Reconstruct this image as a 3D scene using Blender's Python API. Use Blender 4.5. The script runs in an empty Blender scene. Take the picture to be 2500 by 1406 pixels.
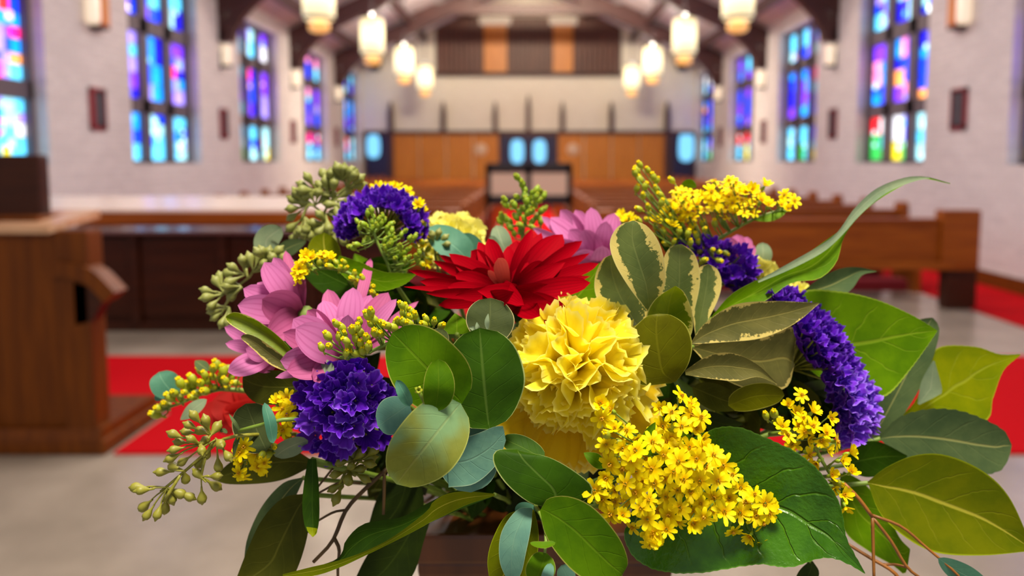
import bpy, bmesh, math, random
from mathutils import Vector, Matrix, Quaternion

SC = bpy.context.scene
COL = SC.collection
random.seed(7)

# ------------------------------------------------------------------ camera
F = 1900.0                       # focal length in pixels of a 2500 px wide frame
CX, HORIZON = 1290.0, 388.0      # vanishing point of the nave
TH = math.radians(5.0)
CY = HORIZON + F * math.tan(TH)
CAM = Vector((0.0, 0.0, 1.35))
FWD = Vector((0, math.cos(TH), -math.sin(TH)))
UPV = Vector((0, math.sin(TH), math.cos(TH)))
RGT = Vector((1, 0, 0))
cam = bpy.data.cameras.new('camera')
cam.sensor_width = 36.0
cam.lens = F * 36.0 / 2500.0
cam.shift_x = -(CX - 1250.0) / 2500.0
cam.shift_y = -(703.0 - CY) / 2500.0
cam.clip_start = 0.02
cam.clip_end = 100
cam.dof.use_dof = True
cam.dof.focus_distance = 0.405
cam.dof.aperture_fstop = cam.lens / 5.0
camo = bpy.data.objects.new('camera', cam)
camo.location = CAM
camo.rotation_euler = (math.pi / 2 - TH, 0, 0)
COL.objects.link(camo)
SC.camera = camo

# ------------------------------------------------------------------ world, lights, exposure
SC.view_settings.view_transform = 'Standard'
SC.view_settings.look = 'None'
SC.view_settings.gamma = 1.0
SC.view_settings.exposure = 0.45
SC.view_settings.use_curve_mapping = False
wd = bpy.data.worlds.new('World')
SC.world = wd
wd.use_nodes = True
bg = wd.node_tree.nodes['Background']
bg.inputs[0].default_value = (0.95, 0.95, 1.0, 1)
bg.inputs[1].default_value = 0.33

def area(name, loc, aim, size, power, col):
    l = bpy.data.lights.new(name, 'AREA')
    l.shape = 'RECTANGLE'
    l.size, l.size_y = size
    l.energy = power
    l.color = col
    o = bpy.data.objects.new(name, l)
    o.location = loc
    d = Vector(aim) - Vector(loc)
    o.rotation_euler = d.to_track_quat('-Z', 'Y').to_euler()
    COL.objects.link(o)
    return o
area('chancel_ceiling_light', (0.25, -0.05, 3.0), (0.0, 0.45, 1.2), (0.4, 0.4), 56, (1.0, 0.90, 0.74))
for _y in (4.0, 8.0, 12.0, 15.5):
    area('nave_ridge_fill', (0, _y, 5.4), (0, _y, 0), (3.0, 1.2), 128, (1.0, 0.92, 0.88))  # unseen fill lights added under the ridge to brighten the nave
area('rear_wall_fill', (0, 16.0, 5.3), (0, 23.0, 2.6), (3.5, 0.5), 800, (1.0, 0.86, 0.62))  # unseen warm fill added to brighten the rear wall

# ------------------------------------------------------------------ helpers
def P(px, py, d):
    """a point seen at photograph pixel (px, py), d metres in front of the lens"""
    return CAM + RGT * ((px - CX) * d / F) + UPV * ((CY - py) * d / F) + FWD * d

def tag(o, label=None, cat=None, group=None, kind=None):
    if label: o['label'] = label
    if cat: o['category'] = cat
    if group: o['group'] = group
    if kind: o['kind'] = kind
    return o

def thing(name, label, cat, loc=(0, 0, 0), group=None, rotz=0.0):
    o = bpy.data.objects.new(name, None)
    o.empty_display_size = 0.05
    o.location = loc
    o.rotation_euler = (0, 0, rotz)
    COL.objects.link(o)
    return tag(o, label, cat, group)

def link(name, me, parent=None, mat=None, M=None):
    o = bpy.data.objects.new(name, me)
    COL.objects.link(o)
    if parent is not None: o.parent = parent
    if M is not None: o.matrix_local = M
    if mat is not None:
        if len(me.materials) == 0: me.materials.append(mat)
    return o

def pymesh(name, verts, faces, uvs=None, smooth=True, mats=None, mi=None):
    me = bpy.data.meshes.new(name)
    me.from_pydata([tuple(v) for v in verts], [], faces)
    if uvs is not None:
        ul = me.uv_layers.new(name='UVMap')
        flat = []
        for p in me.polygons:
            for vi in p.vertices: flat.extend(uvs[vi])
        ul.data.foreach_set('uv', flat)
    if smooth: me.polygons.foreach_set('use_smooth', [True] * len(me.polygons))
    if mats:
        for m in mats: me.materials.append(m)
    if mi: me.polygons.foreach_set('material_index', mi)
    me.update()
    return me

def boxes(name, bl, bevel=0.0):
    """one mesh of boxes given as (x0,x1,y0,y1,z0,z1)"""
    bm = bmesh.new()
    for (x0, x1, y0, y1, z0, z1) in bl:
        r = bmesh.ops.create_cube(bm, size=1.0, matrix=Matrix.Translation(((x0 + x1) / 2, (y0 + y1) / 2, (z0 + z1) / 2)) @ Matrix.Diagonal((x1 - x0, y1 - y0, z1 - z0, 1)))
    if bevel:
        bmesh.ops.bevel(bm, geom=bm.edges[:], offset=bevel, segments=2, affect='EDGES', profile=0.6)
    me = bpy.data.meshes.new(name)
    bm.to_mesh(me); bm.free()
    return me

def prism(name, poly, axis, a0, a1):
    """extrude a 2-D polygon along axis 'x' (poly = y,z) or 'y' (poly = x,z)"""
    n = len(poly)
    vs = []
    for a in (a0, a1):
        for (p, q) in poly:
            vs.append((a, p, q) if axis == 'x' else (p, a, q))
    fs = [tuple(range(n))[::-1], tuple(range(n, 2 * n))]
    for i in range(n):
        j = (i + 1) % n
        fs.append((i, j, n + j, n + i))
    me = pymesh(name, vs, fs, smooth=False)
    bm = bmesh.new(); bm.from_mesh(me)
    bmesh.ops.recalc_face_normals(bm, faces=bm.faces[:])
    bm.to_mesh(me); bm.free()
    return me

def lathe(name, prof, n=24, mats=None, smooth=True):
    """prof: list of (r, z); revolve round z"""
    vs, fs = [], []
    for (r, z) in prof:
        for k in range(n):
            a = 2 * math.pi * k / n
            vs.append((r * math.cos(a), r * math.sin(a), z))
    for i in range(len(prof) - 1):
        for k in range(n):
            k2 = (k + 1) % n
            fs.append((i * n + k, i * n + k2, (i + 1) * n + k2, (i + 1) * n + k))
    return pymesh(name, vs, fs, smooth=smooth, mats=mats)

def catmull(pts, n):
    pts = [Vector(p) for p in pts]
    if len(pts) == 2:
        return [pts[0].lerp(pts[1], i / n) for i in range(n + 1)]
    cum = [0.0]
    for a, b in zip(pts, pts[1:]): cum.append(cum[-1] + max(1e-6, (b - a).length))
    tot = cum[-1]
    ext = [pts[0] * 2 - pts[1]] + pts + [pts[-1] * 2 - pts[-2]]
    out = []
    for i in range(n + 1):
        s = tot * i / n
        k = 0
        while k < len(pts) - 2 and cum[k + 1] < s: k += 1
        t = (s - cum[k]) / (cum[k + 1] - cum[k])
        p0, p1, p2, p3 = ext[k], ext[k + 1], ext[k + 2], ext[k + 3]
        out.append(0.5 * ((2 * p1) + (p2 - p0) * t + (2 * p0 - 5 * p1 + 4 * p2 - p3) * t * t + (3 * p1 - p0 - 3 * p2 + p3) * t ** 3))
    return out

def tube_data(pts, r0, r1, n=6, seg=None, vs=None, fs=None):
    vs = [] if vs is None else vs
    fs = [] if fs is None else fs
    seg = seg or max(3, 3 * (len(pts) - 1))
    c = catmull(pts, seg)
    off = len(vs)
    ref = Vector((0.3, 0.2, 0.9))
    for i, p in enumerate(c):
        t = (c[min(i + 1, seg)] - c[max(i - 1, 0)]).normalized()
        a = t.cross(ref)
        if a.length < 1e-4: a = t.cross(Vector((1, 0, 0)))
        a.normalize(); b = t.cross(a)
        r = r0 + (r1 - r0) * i / seg
        for k in range(n):
            an = 2 * math.pi * k / n
            vs.append(p + a * (r * math.cos(an)) + b * (r * math.sin(an)))
    for i in range(seg):
        for k in range(n):
            k2 = (k + 1) % n
            fs.append((off + i * n + k, off + i * n + k2, off + (i + 1) * n + k2, off + (i + 1) * n + k))
    fs.append(tuple(off + k for k in range(n))[::-1])
    fs.append(tuple(off + seg * n + k for k in range(n)))
    return vs, fs

def tube(name, pts, r0, r1, parent, mat, n=6, seg=None):
    vs, fs = tube_data(pts, r0, r1, n, seg)
    if parent is not None: vs = [v - parent.location for v in vs]
    return link(name, pymesh(name, vs, fs), parent, mat)

# ------------------------------------------------------------------ materials
def srgb(r, g, b):
    def f(c):
        c /= 255.0
        return c / 12.92 if c <= 0.04045 else ((c + 0.055) / 1.055) ** 2.4
    return (f(r), f(g), f(b), 1)

class NT:
    def __init__(s, name):
        s.m = bpy.data.materials.new(name); s.m.use_nodes = True
        s.t = s.m.node_tree; s.n = s.t.nodes; s.l = s.t.links
        s.p = s.n['Principled BSDF']; s.out = s.n['Material Output']
    def new(s, ty, **kw):
        nd = s.n.new(ty)
        for k, v in kw.items(): setattr(nd, k, v)
        return nd
    def set(s, sock, v):
        if hasattr(v, 'is_linked') or hasattr(v, 'links'): s.l.new(v, sock)
        else: sock.default_value = v
    def math(s, op, a, b=None, c=None, clamp=False):
        nd = s.new('ShaderNodeMath', operation=op, use_clamp=clamp)
        s.set(nd.inputs[0], a)
        if b is not None: s.set(nd.inputs[1], b)
        if c is not None: s.set(nd.inputs[2], c)
        return nd.outputs[0]
    def ramp(s, v, lo, hi):
        nd = s.new('ShaderNodeMapRange', interpolation_type='SMOOTHSTEP')
        s.set(nd.inputs[0], v); nd.inputs[1].default_value = lo; nd.inputs[2].default_value = hi
        return nd.outputs[0]
    def mix(s, fac, a, b):
        nd = s.new('ShaderNodeMix', data_type='RGBA')
        s.set(nd.inputs[0], fac); s.set(nd.inputs[6], a); s.set(nd.inputs[7], b)
        return nd.outputs[2]
    def noise(s, vec, scale, detail=3, rough=0.55):
        nd = s.new('ShaderNodeTexNoise')
        if vec is not None: s.l.new(vec, nd.inputs['Vector'])
        nd.inputs['Scale'].default_value = scale; nd.inputs['Detail'].default_value = detail
        nd.inputs['Roughness'].default_value = rough
        return nd.outputs['Fac']
    def coord(s, which='Object'):
        return s.new('ShaderNodeTexCoord').outputs[which]
    def bump(s, h, strength, dist=0.01):
        nd = s.new('ShaderNodeBump'); nd.inputs['Strength'].default_value = strength
        nd.inputs['Distance'].default_value = dist
        s.l.new(h, nd.inputs['Height']); s.l.new(nd.outputs[0], s.p.inputs['Normal'])
        return nd.outputs[0]

def plain(name, col, rough=0.6, col2=None, scale=6.0, metal=0.0, spec=0.5, bump=0.0):
    t = NT(name)
    if col2 is not None:
        f = t.ramp(t.noise(t.coord(), scale, 4), 0.35, 0.65)
        t.l.new(t.mix(f, col, col2), t.p.inputs['Base Color'])
        if bump: t.bump(t.noise(t.coord(), scale * 8, 3), bump, 0.002)
    else: t.p.inputs['Base Color'].default_value = col
    t.p.inputs['Roughness'].default_value = rough
    t.p.inputs['Metallic'].default_value = metal
    t.p.inputs['Specular IOR Level'].default_value = spec
    return t.m

def emit(name, col, strength, base=None):
    t = NT(name)
    t.p.inputs['Base Color'].default_value = base or (0.02, 0.02, 0.02, 1)
    t.p.inputs['Emission Color'].default_value = col
    t.p.inputs['Emission Strength'].default_value = strength
    t.p.inputs['Roughness'].default_value = 0.35
    return t.m

def wood(name, c1, c2, rough=0.4, axis=0, spec=0.5):
    t = NT(name)
    mp = t.new('ShaderNodeMapping')
    t.l.new(t.coord(), mp.inputs[0])
    sc = [14.0, 14.0, 14.0]; sc[axis] = 1.2
    mp.inputs['Scale'].default_value = sc
    n = t.noise(mp.outputs[0], 1.6, 5, 0.6)
    t.l.new(t.mix(t.ramp(n, 0.3, 0.7), c1, c2), t.p.inputs['Base Color'])
    t.p.inputs['Roughness'].default_value = rough
    t.p.inputs['Specular IOR Level'].default_value = spec
    t.bump(n, 0.15, 0.002)
    return t.m
# ================================================================== the church
HW = 4.9            # half width of the nave
YB = 22.9           # rear wall
Y0 = -2.0
WIN = [6.0 + 3.7 * k for k in range(5)]    # windows are 2 m wide and start here
WZ0, WZ1 = 1.29, 3.76
EAVE, RIDGE = 4.05, 6.35

def brick_mat(name, c1, c2, mortar, plane):
    t = NT(name)
    sp = t.new('ShaderNodeSeparateXYZ'); t.l.new(t.coord(), sp.inputs[0])
    cb = t.new('ShaderNodeCombineXYZ')
    t.l.new(sp.outputs[1 if plane == 'x' else 0], cb.inputs[0]); t.l.new(sp.outputs[2], cb.inputs[1])
    b = t.new('ShaderNodeTexBrick')
    t.l.new(cb.outputs[0], b.inputs['Vector'])
    b.inputs['Color1'].default_value = c1; b.inputs['Color2'].default_value = c2
    b.inputs['Mortar'].default_value = mortar
    b.inputs['Scale'].default_value = 1.0
    b.inputs['Mortar Size'].default_value = 0.006
    b.inputs['Brick Width'].default_value = 0.21; b.inputs['Row Height'].default_value = 0.075
    t.l.new(b.outputs['Color'], t.p.inputs['Base Color'])
    t.p.inputs['Roughness'].default_value = 0.6
    inv = t.math('SUBTRACT', 1.0, b.outputs['Fac'])
    t.bump(inv, 0.5, 0.01)
    return t.m
M_brick = brick_mat('white_painted_brick', srgb(226, 219, 217), srgb(214, 207, 206), srgb(205, 196, 196), 'x')
M_brick_rear = brick_mat('cream_painted_brick', srgb(232, 224, 208), srgb(226, 217, 200), srgb(214, 204, 188), 'y')
M_plaster = plain('ceiling_plaster', srgb(222, 214, 218), 0.9, srgb(210, 202, 208), 1.5)
M_dark = wood('dark_stained_timber', srgb(84, 48, 46), srgb(62, 34, 36), 0.5)
M_pew = wood('honey_oak', srgb(160, 86, 14), srgb(128, 62, 8), 0.4, 0, .3)
M_oak = wood('golden_oak_panelling', srgb(206, 128, 40), srgb(184, 108, 28), 0.45, 2)
M_stall = wood('brown_oak', srgb(118, 60, 2), srgb(92, 44, 2), 0.5, 2, .25)
M_stall_dark = wood('dark_oak', srgb(66, 28, 8), srgb(46, 18, 6), 0.45, 0, .3)
M_floor = None
def floor_mat():
    t = NT('polished_stone_floor')
    f = t.ramp(t.noise(t.coord(), 1.6, 5, 0.6), 0.3, 0.7)
    c = t.mix(f, srgb(150, 140, 124), srgb(176, 164, 146))
    t.l.new(c, t.p.inputs['Base Color'])
    r = t.math('MULTIPLY_ADD', t.noise(t.coord(), 3.0, 3), 0.16, 0.16)
    t.l.new(r, t.p.inputs['Roughness'])
    t.bump(t.noise(t.coord(), 5.0, 3), 0.06, 0.01)
    return t.m
M_floor = floor_mat()
def carpet_mat():
    t = NT('red_carpet')
    n = t.noise(t.coord(), 220, 3)
    t.l.new(t.mix(n, srgb(206, 8, 22), srgb(184, 4, 16)), t.p.inputs['Base Color'])
    t.p.inputs['Roughness'].default_value = 0.95
    t.p.inputs['Specular IOR Level'].default_value = 0.1
    t.bump(n, 0.5, 0.004)
    return t.m
M_carpet = carpet_mat()

fl = link('floor', boxes('floor', [(-HW - .35, HW + .35, Y0, YB + .3, -0.1, 0.0)]), None, M_floor); tag(fl, kind='structure')

# side walls with window openings
def side_wall(name, s):
    bl = []
    def add(y0, y1, z0, z1):
        x0, x1 = (HW, HW + .35) if s > 0 else (-HW - .35, -HW)
        bl.append((x0, x1, y0, y1, z0, z1))
    add(Y0, YB + .3, 0, WZ0)
    add(Y0, YB + .3, WZ1, EAVE + .25)
    e = Y0
    for w in WIN:
        add(e, w, WZ0, WZ1); e = w + 2.0
    add(e, YB + .3, WZ0, WZ1)
    o = link(name, boxes(name, bl), None, M_brick)
    tag(o, kind='structure')
side_wall('wall_left', -1); side_wall('wall_right', 1)
wb = link('wall_back', prism('wall_back', [(-HW, 0), (HW, 0), (HW, EAVE + .2), (0, RIDGE + .2), (-HW, EAVE + .2)], 'y', YB, YB + .3), None, M_brick_rear)
tag(wb, kind='structure')
def slope(s, name):
    a = [(s * (HW + .35), EAVE - .16 + .0), (0, RIDGE), (0, RIDGE + .15), (s * (HW + .35), EAVE)]
    o = link(name, prism(name, a, 'y', Y0, YB + .3), None, M_plaster); tag(o, kind='structure')
slope(-1, 'ceiling'); slope(1, 'ceiling')
for s, nm in ((-1, 'baseboard_left'), (1, 'baseboard_right')):
    x0, x1 = sorted((s * HW, s * (HW - .03)))
    o = link(nm, boxes(nm, [(x0, x1, Y0, YB, 0, 0.16)]), None, M_stall); tag(o, kind='structure')

# carpets
def carpet(label, x0, x1, y0, y1):
    o = link('carpet', boxes('carpet', [(x0, x1, y0, y1, 0.0, 0.012)], 0.004), None, M_carpet)
    tag(o, label, 'carpet')
me_ = boxes('carpet', [(-HW + .03, -1.9, 4.06, 5.22, 0, .012), (-1.9, HW - .03, 3.46, 5.22, 0, .012)])
tag(link('carpet', me_, None, M_carpet), 'red carpet strip laid across the stone floor in front of the pews', 'carpet')
carpet('red carpet runner in the centre aisle between the pews', -0.6, 0.6, 5.24, YB - .25)
carpet('red carpet runner along the wall without the wooden stall', 3.98, HW - .03, 5.24, YB - .25)
carpet('red carpet runner along the wall on the wooden stall side', -HW + .03, -3.98, 6.6, YB - .25)

# stained glass -----------------------------------------------------------
M_lead = plain('dark_window_frame', srgb(98, 86, 94), 0.55)
GL = {}
def glass(nm, r, g, b, s):
    t = NT('glass_' + nm)
    t.p.inputs['Base Color'].default_value = srgb(r, g, b)
    t.p.inputs['Roughness'].default_value = 0.15
    t.p.inputs['Emission Color'].default_value = srgb(r, g, b)
    # daylight outside comes through unevenly, as through hand-made glass
    n = t.noise(t.coord('Generated'), 2.2, 2)
    t.l.new(t.math('MULTIPLY_ADD', n, s * 2.0, s * 0.42), t.p.inputs['Emission Strength'])
    GL[nm] = t.m
glass('royal_blue', 10, 60, 235, 1.2); glass('deep_blue', 25, 20, 205, 1.1); glass('azure', 10, 145, 248, 1.1)
glass('sky_cyan', 90, 205, 250, 1.0); glass('pale_cyan', 170, 238, 250, .85); glass('white', 240, 244, 252, .85)
glass('violet', 110, 50, 225, 1.3); glass('lilac', 160, 140, 250, 1.0); glass('pink', 245, 140, 200, 1.0)
glass('magenta', 235, 30, 130, 1.4); glass('orange', 255, 165, 90, 1.0); glass('yellow', 225, 205, 30, 1.0)
glass('green', 45, 165, 70, 1.0); glass('red', 225, 30, 40, 1.2); glass('glint', 186, 244, 252, 1.1); glass('glint_blue', 70, 175, 250, 1.2); glass('glint_warm', 255, 196, 170, 1.0)
PAL = {
 'bot': ['pale_cyan'] * 6 + ['sky_cyan'] * 7 + ['royal_blue'] * 3 + ['lilac'] * 2 + ['white'] * 2 + ['magenta'] + ['azure'] * 3 + ['pink', 'red'],
 'mid': ['royal_blue'] * 6 + ['deep_blue'] * 5 + ['azure'] * 5 + ['violet'] * 5 + ['lilac'] * 2 + ['pink'] * 2 + ['orange'] * 1 + ['sky_cyan'] * 1 + ['magenta'] * 1,
 'top': ['pale_cyan'] * 4 + ['sky_cyan'] * 5 + ['royal_blue'] * 4 + ['violet'] * 3 + ['white'] * 1 + ['deep_blue'] * 3 + ['pink', 'lilac'],
 'far': ['royal_blue'] * 5 + ['azure'] * 3 + ['violet'] * 2 + ['orange'] * 2 + ['magenta', 'red', 'red', 'pink', 'pink', 'yellow', 'green', 'sky_cyan', 'sky_cyan', 'pale_cyan', 'lilac'],
}
PANE = boxes('pane', [(-.5, .5, -.5, .5, -.5, .5)])
PANEM = {}
def pane_mesh(c):
    if c not in PANEM:
        me = PANE.copy(); me.name = 'pane'; me.materials.append(GL[c]); PANEM[c] = me
    return PANEM[c]
def split(y0, y1, z0, z1, size, rng, out):
    w, h = y1 - y0, z1 - z0
    if max(w, h) < size * 1.55 or (max(w, h) < size * 2.2 and rng.random() < 0.25):
        out.append((y0, y1, z0, z1)); return
    f = rng.uniform(0.36, 0.64)
    if w > h * 1.05:
        m = y0 + w * f; split(y0, m, z0, z1, size, rng, out); split(m, y1, z0, z1, size, rng, out)
    else:
        m = z0 + h * f; split(y0, y1, z0, m, size, rng, out); split(y0, y1, m, z1, size, rng, out)
WORDS = ['nearest', 'second', 'third', 'fourth', 'farthest']
def window(n, s, k):
    rng = random.Random(100 + n)
    y0 = WIN[k]; xg = s * (HW + .2)
    root = link('window_%d' % n, None, None)
    fr = []
    xa, xb = sorted((xg - s * .07, xg + s * .06))
    def bar(a0, a1, b0, b1): fr.append((xa, xb, a0, a1, b0, b1))
    ys = [y0 + .0, y0 + .07, y0 + .56, y0 + .76, y0 + 1.24, y0 + 1.44, y0 + 1.93, y0 + 2.0]
    zs = [WZ0, WZ0 + .04, 1.95, 2.13, 2.99, 3.19, WZ1 - .05, WZ1]
    for i in (0, 2, 4, 6): bar(ys[i], ys[i + 1], WZ0, WZ1)
    for i in (0, 2, 4, 6): bar(y0, y0 + 2.0, zs[i], zs[i + 1])
    bpy.data.objects.remove(root)
    root = link('window_%d' % n, boxes('window_frame', fr), None, M_lead)
    tag(root, kind='structure')
    size = 0.13 if (k == 0 and s < 0) else (0.17 if k < 2 else 0.2)
    rows = ['bot', 'mid', 'top']
    for c in range(3):
        for r in range(3):
            cells = []
            split(ys[1 + 2 * c], ys[2 + 2 * c], zs[1 + 2 * r], zs[2 + 2 * r], size, rng, cells)
            for (a0, a1, b0, b1) in cells:
                pal = PAL[rows[r]] if not (k == 0 and r > 0) else PAL['far']
                col = rng.choice(pal)
                if r == 0 and b0 < WZ0 + .16: col = rng.choice(['yellow', 'green', 'pale_cyan', 'sky_cyan', 'pale_cyan', 'sky_cyan'])
                M = Matrix.Translation((xg, (a0 + a1) / 2, (b0 + b1) / 2)) @ Matrix.Diagonal((.014, a1 - a0 - .012, b1 - b0 - .012, 1))
                link('pane', pane_mesh(col), root, None, M)
    jw = rng  # extra small bright pieces added as sun sparkle on the glass
    for c in range(3):
        for rr_ in range(3):
            for q in range(3 if rr_ == 0 else 1):
                col = jw.choice(['glint', 'glint_blue', 'glint_blue', 'glint_warm'] if rr_ else ['glint', 'glint', 'glint', 'glint_blue'])
                yy = jw.uniform(ys[1 + 2 * c] + .06, ys[2 + 2 * c] - .06); zz = jw.uniform(zs[1 + 2 * rr_] + .06, zs[2 + 2 * rr_] - .06)
                e = jw.uniform(.05, .085)
                link('pane', pane_mesh(col), root, None, Matrix.Translation((xg - s * .012, yy, zz)) @ Matrix.Diagonal((.016, e, e, 1)))
n = 0
for k in range(5):
    for s in (-1, 1):
        n += 1; window(n, s, k)

# roof trusses --------------------------------------------------------------
def band(name, pts, th, y0, y1):
    """a curved timber in the x-z plane, th thick"""
    c = catmull([(p[0], 0, p[1]) for p in pts], 10)
    up, dn = [], []
    for i, p in enumerate(c):
        t = (c[min(i + 1, 10)] - c[max(i - 1, 0)]).normalized()
        nrm = Vector((-t.z, 0, t.x))
        up.append((p.x + nrm.x * th / 2, p.z + nrm.z * th / 2)); dn.append((p.x - nrm.x * th / 2, p.z - nrm.z * th / 2))
    return prism(name, up + dn[::-1], 'y', y0, y1)
ti = 0
for ty in (5.2, 8.9, 12.6, 16.3, 20.0):
    root = thing('roof_truss', None, None, (0, ty, 0)); tag(root, kind='structure')
    for s in (-1, 1):
        link('rafter', prism('rafter', [(s * HW, 3.62), (s * HW, 3.98), (0, 6.22), (0, 5.86)], 'y', -.11, .11), root, M_dark)
        link('brace', band('brace', [(s * (HW - .10), 3.22), (s * 4.62, 3.62), (s * 4.1, 4.1), (s * 3.2, 4.62)], .2, -.09, .09), root, M_dark)
        link('wall_post', boxes('wall_post', [(min(s * HW, s * (HW - .1)), max(s * HW, s * (HW - .1)), -.09, .09, 3.2, 3.95)], .01), root, M_dark)
        link('spandrel_brace', band('spandrel_brace', [(s * 3.4, 4.3), (s * 2.7, 4.78), (s * 1.9, 5.1)], .22, -.08, .08), root, M_dark)
    link('collar_beam', boxes('collar_beam', [(-2.9, 2.9, -.1, .1, 4.96, 5.22)], .012), root, M_dark)
ti = 0
for x in (-4.3, -3.0, -1.6, 1.6, 3.0, 4.3):
    ti += 1
    z = RIDGE - abs(x) * (RIDGE - EAVE + .05) / HW - .12
    o = link('trim_%d' % ti, boxes('purlin', [(x - .06, x + .06, 0, YB, z - .1, z + .08)]), None, M_dark); tag(o, kind='structure')

# pendant lanterns ------------------------------------------------------------
M_shade = NT('lantern_glass')
M_shade.p.inputs['Base Color'].default_value = srgb(250, 240, 205)
sp = M_shade.new('ShaderNodeSeparateXYZ'); M_shade.l.new(M_shade.coord('Generated'), sp.inputs[0])
M_shade.p.inputs['Emission Color'].default_value = srgb(255, 238, 178)
_h = M_shade.ramp(M_shade.math('ABSOLUTE', M_shade.math('SUBTRACT', sp.outputs[2], 0.55)), 0.42, 0.05)
M_shade.l.new(M_shade.math('MULTIPLY_ADD', _h, 0.85, 0.62), M_shade.p.inputs['Emission Strength'])
M_amber = emit('lantern_amber_bowl', srgb(255, 190, 110), 0.6, srgb(230, 170, 90))
M_black = plain('black_iron', srgb(28, 24, 26), 0.45)
lampd = [10.8, 14.45, 18.1, 21.7]
lw = ['nearest the altar', 'second from the altar', 'third from the altar', 'nearest the rear wall']
shade_me = lathe('shade', [(0.02, 0.14), (.16, .14), (.2, .17), (.215, .22), (.215, .74), (.2, .8), (.15, .83), (.02, .83)], 28)
shade_me.materials.append(M_shade.m)
bowl_me = lathe('lower_bowl', [(.01, -.02), (.09, -.01), (.13, .01), (.145, .05), (.14, .10), (.01, .135)], 24); bowl_me.materials.append(M_amber)
cap_me = lathe('cap', [(.01, .9), (.05, .9), (.08, .87), (.19, .845), (.2, .835), (.02, .832)], 24); cap_me.materials.append(M_black)
ring_me = lathe('ring', [(.216, .155), (.226, .16), (.226, .185), (.216, .19)], 28); ring_me.materials.append(M_black)
for i, d in enumerate(lampd):
    for s in (-1, 1):
        x = s * 2.85
        side = 'over the pews on the wooden stall side' if s < 0 else 'over the pews opposite the wooden stall'
        r = thing('pendant_lantern', 'glowing cream cylinder lantern %s, %s' % (side, lw[i]), 'lamp', (x, d, 3.08), 'hanging nave lanterns')
        sh_ = link('shade', shade_me, r); link('lower_bowl', bowl_me, r); link('cap', cap_me, r); link('ring', ring_me, sh_)
        zc = RIDGE - abs(x) * (RIDGE - EAVE + .05) / HW - 3.12
        pl = bpy.data.lights.new('lantern_uplight', 'POINT'); pl.energy = 30 if i < 3 else 9; pl.color = (1.0, .88, .72); pl.shadow_soft_size = .03
        po = bpy.data.objects.new('uplight', pl); po.parent = r; po.location = (0, .0, 1.0); COL.objects.link(po)
        link('stem', lathe('stem', [(.012, .88), (.012, zc), (.05, zc), (.06, zc + .04)], 8), r, M_black)

# wall boards and sconces ------------------------------------------------------
M_redframe = plain('red_board_frame', srgb(150, 26, 40), 0.5)
M_board = plain('dark_grey_board', srgb(70, 62, 72), 0.7, srgb(60, 54, 64), 9)
M_sconce = emit('sconce_glass', srgb(255, 236, 205), 0.45, srgb(240, 225, 205))
M_orange = plain('red_lacquer', srgb(206, 60, 44), 0.5, srgb(214, 110, 50), 12)
bw = ['first', 'second', 'third', 'fourth']
for i, y in enumerate((8.92, 12.6, 16.3, 20.0)):
    for s in (-1, 1):
        side = 'on the wooden stall side wall' if s < 0 else 'on the wall opposite the wooden stall'
        xw = s * HW
        r = thing('wall_board', 'dark board in a red frame %s, %s between windows counting from the altar' % (side, bw[i]), 'board', (xw, y, 1.68), 'red framed boards between the windows')
        a, b = sorted((0, -s * .03))
        a2, b2 = sorted((-s * .012, -s * .036))
        link('board', boxes('board', [(a, b, -.13, .13, .03, .44)]), r, M_board)
        link('frame', boxes('frame', [(a, b + .012 if s < 0 else b, -.16, -.11, 0, .47), (a, b, .11, .16, 0, .47), (a, b, -.16, .16, 0, .05), (a, b, -.16, .16, .42, .47)]), r, M_redframe)
        lb = 'cream lamp with red plate' if i == 0 else 'small pale lamp'
        r = thing('wall_lamp', '%s under %s roof brace from the altar, %s' % (lb, bw[i], 'stall side' if s < 0 else 'side without the stall'), 'lamp', (xw, y, 2.86), 'wall lamps under the roof braces')
        a, b = sorted((0, -s * .16))
        link('bracket', boxes('bracket', [(a, b, -.06, .06, -.06, -.02), (min(0, -s * .02), max(0, -s * .02), -.05, .05, -.06, .2)], .005), r, M_black)
        me = lathe('shade', [(.01, -.02), (.06, -.02), (.075, .03), (.075, .26), (.06, .3), (.01, .3)], 16)
        link('shade', me, r, M_sconce, Matrix.Translation((-s * .085, -.14 if i == 0 else 0, 0)))
        if i == 0:
            a, b = sorted((-s * .005, -s * .09))
            pt_ = link('plate', boxes('plate', [(a, b, .02, .2, -.04, .5)], .006), r, M_orange)
            link('plate_inset', boxes('plate_inset', [(min(-s * .09, -s * .096), max(-s * .09, -s * .096), .06, .16, .02, .42)]), pt_, plain('amber_inset', srgb(225, 150, 70), 0.5))

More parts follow.
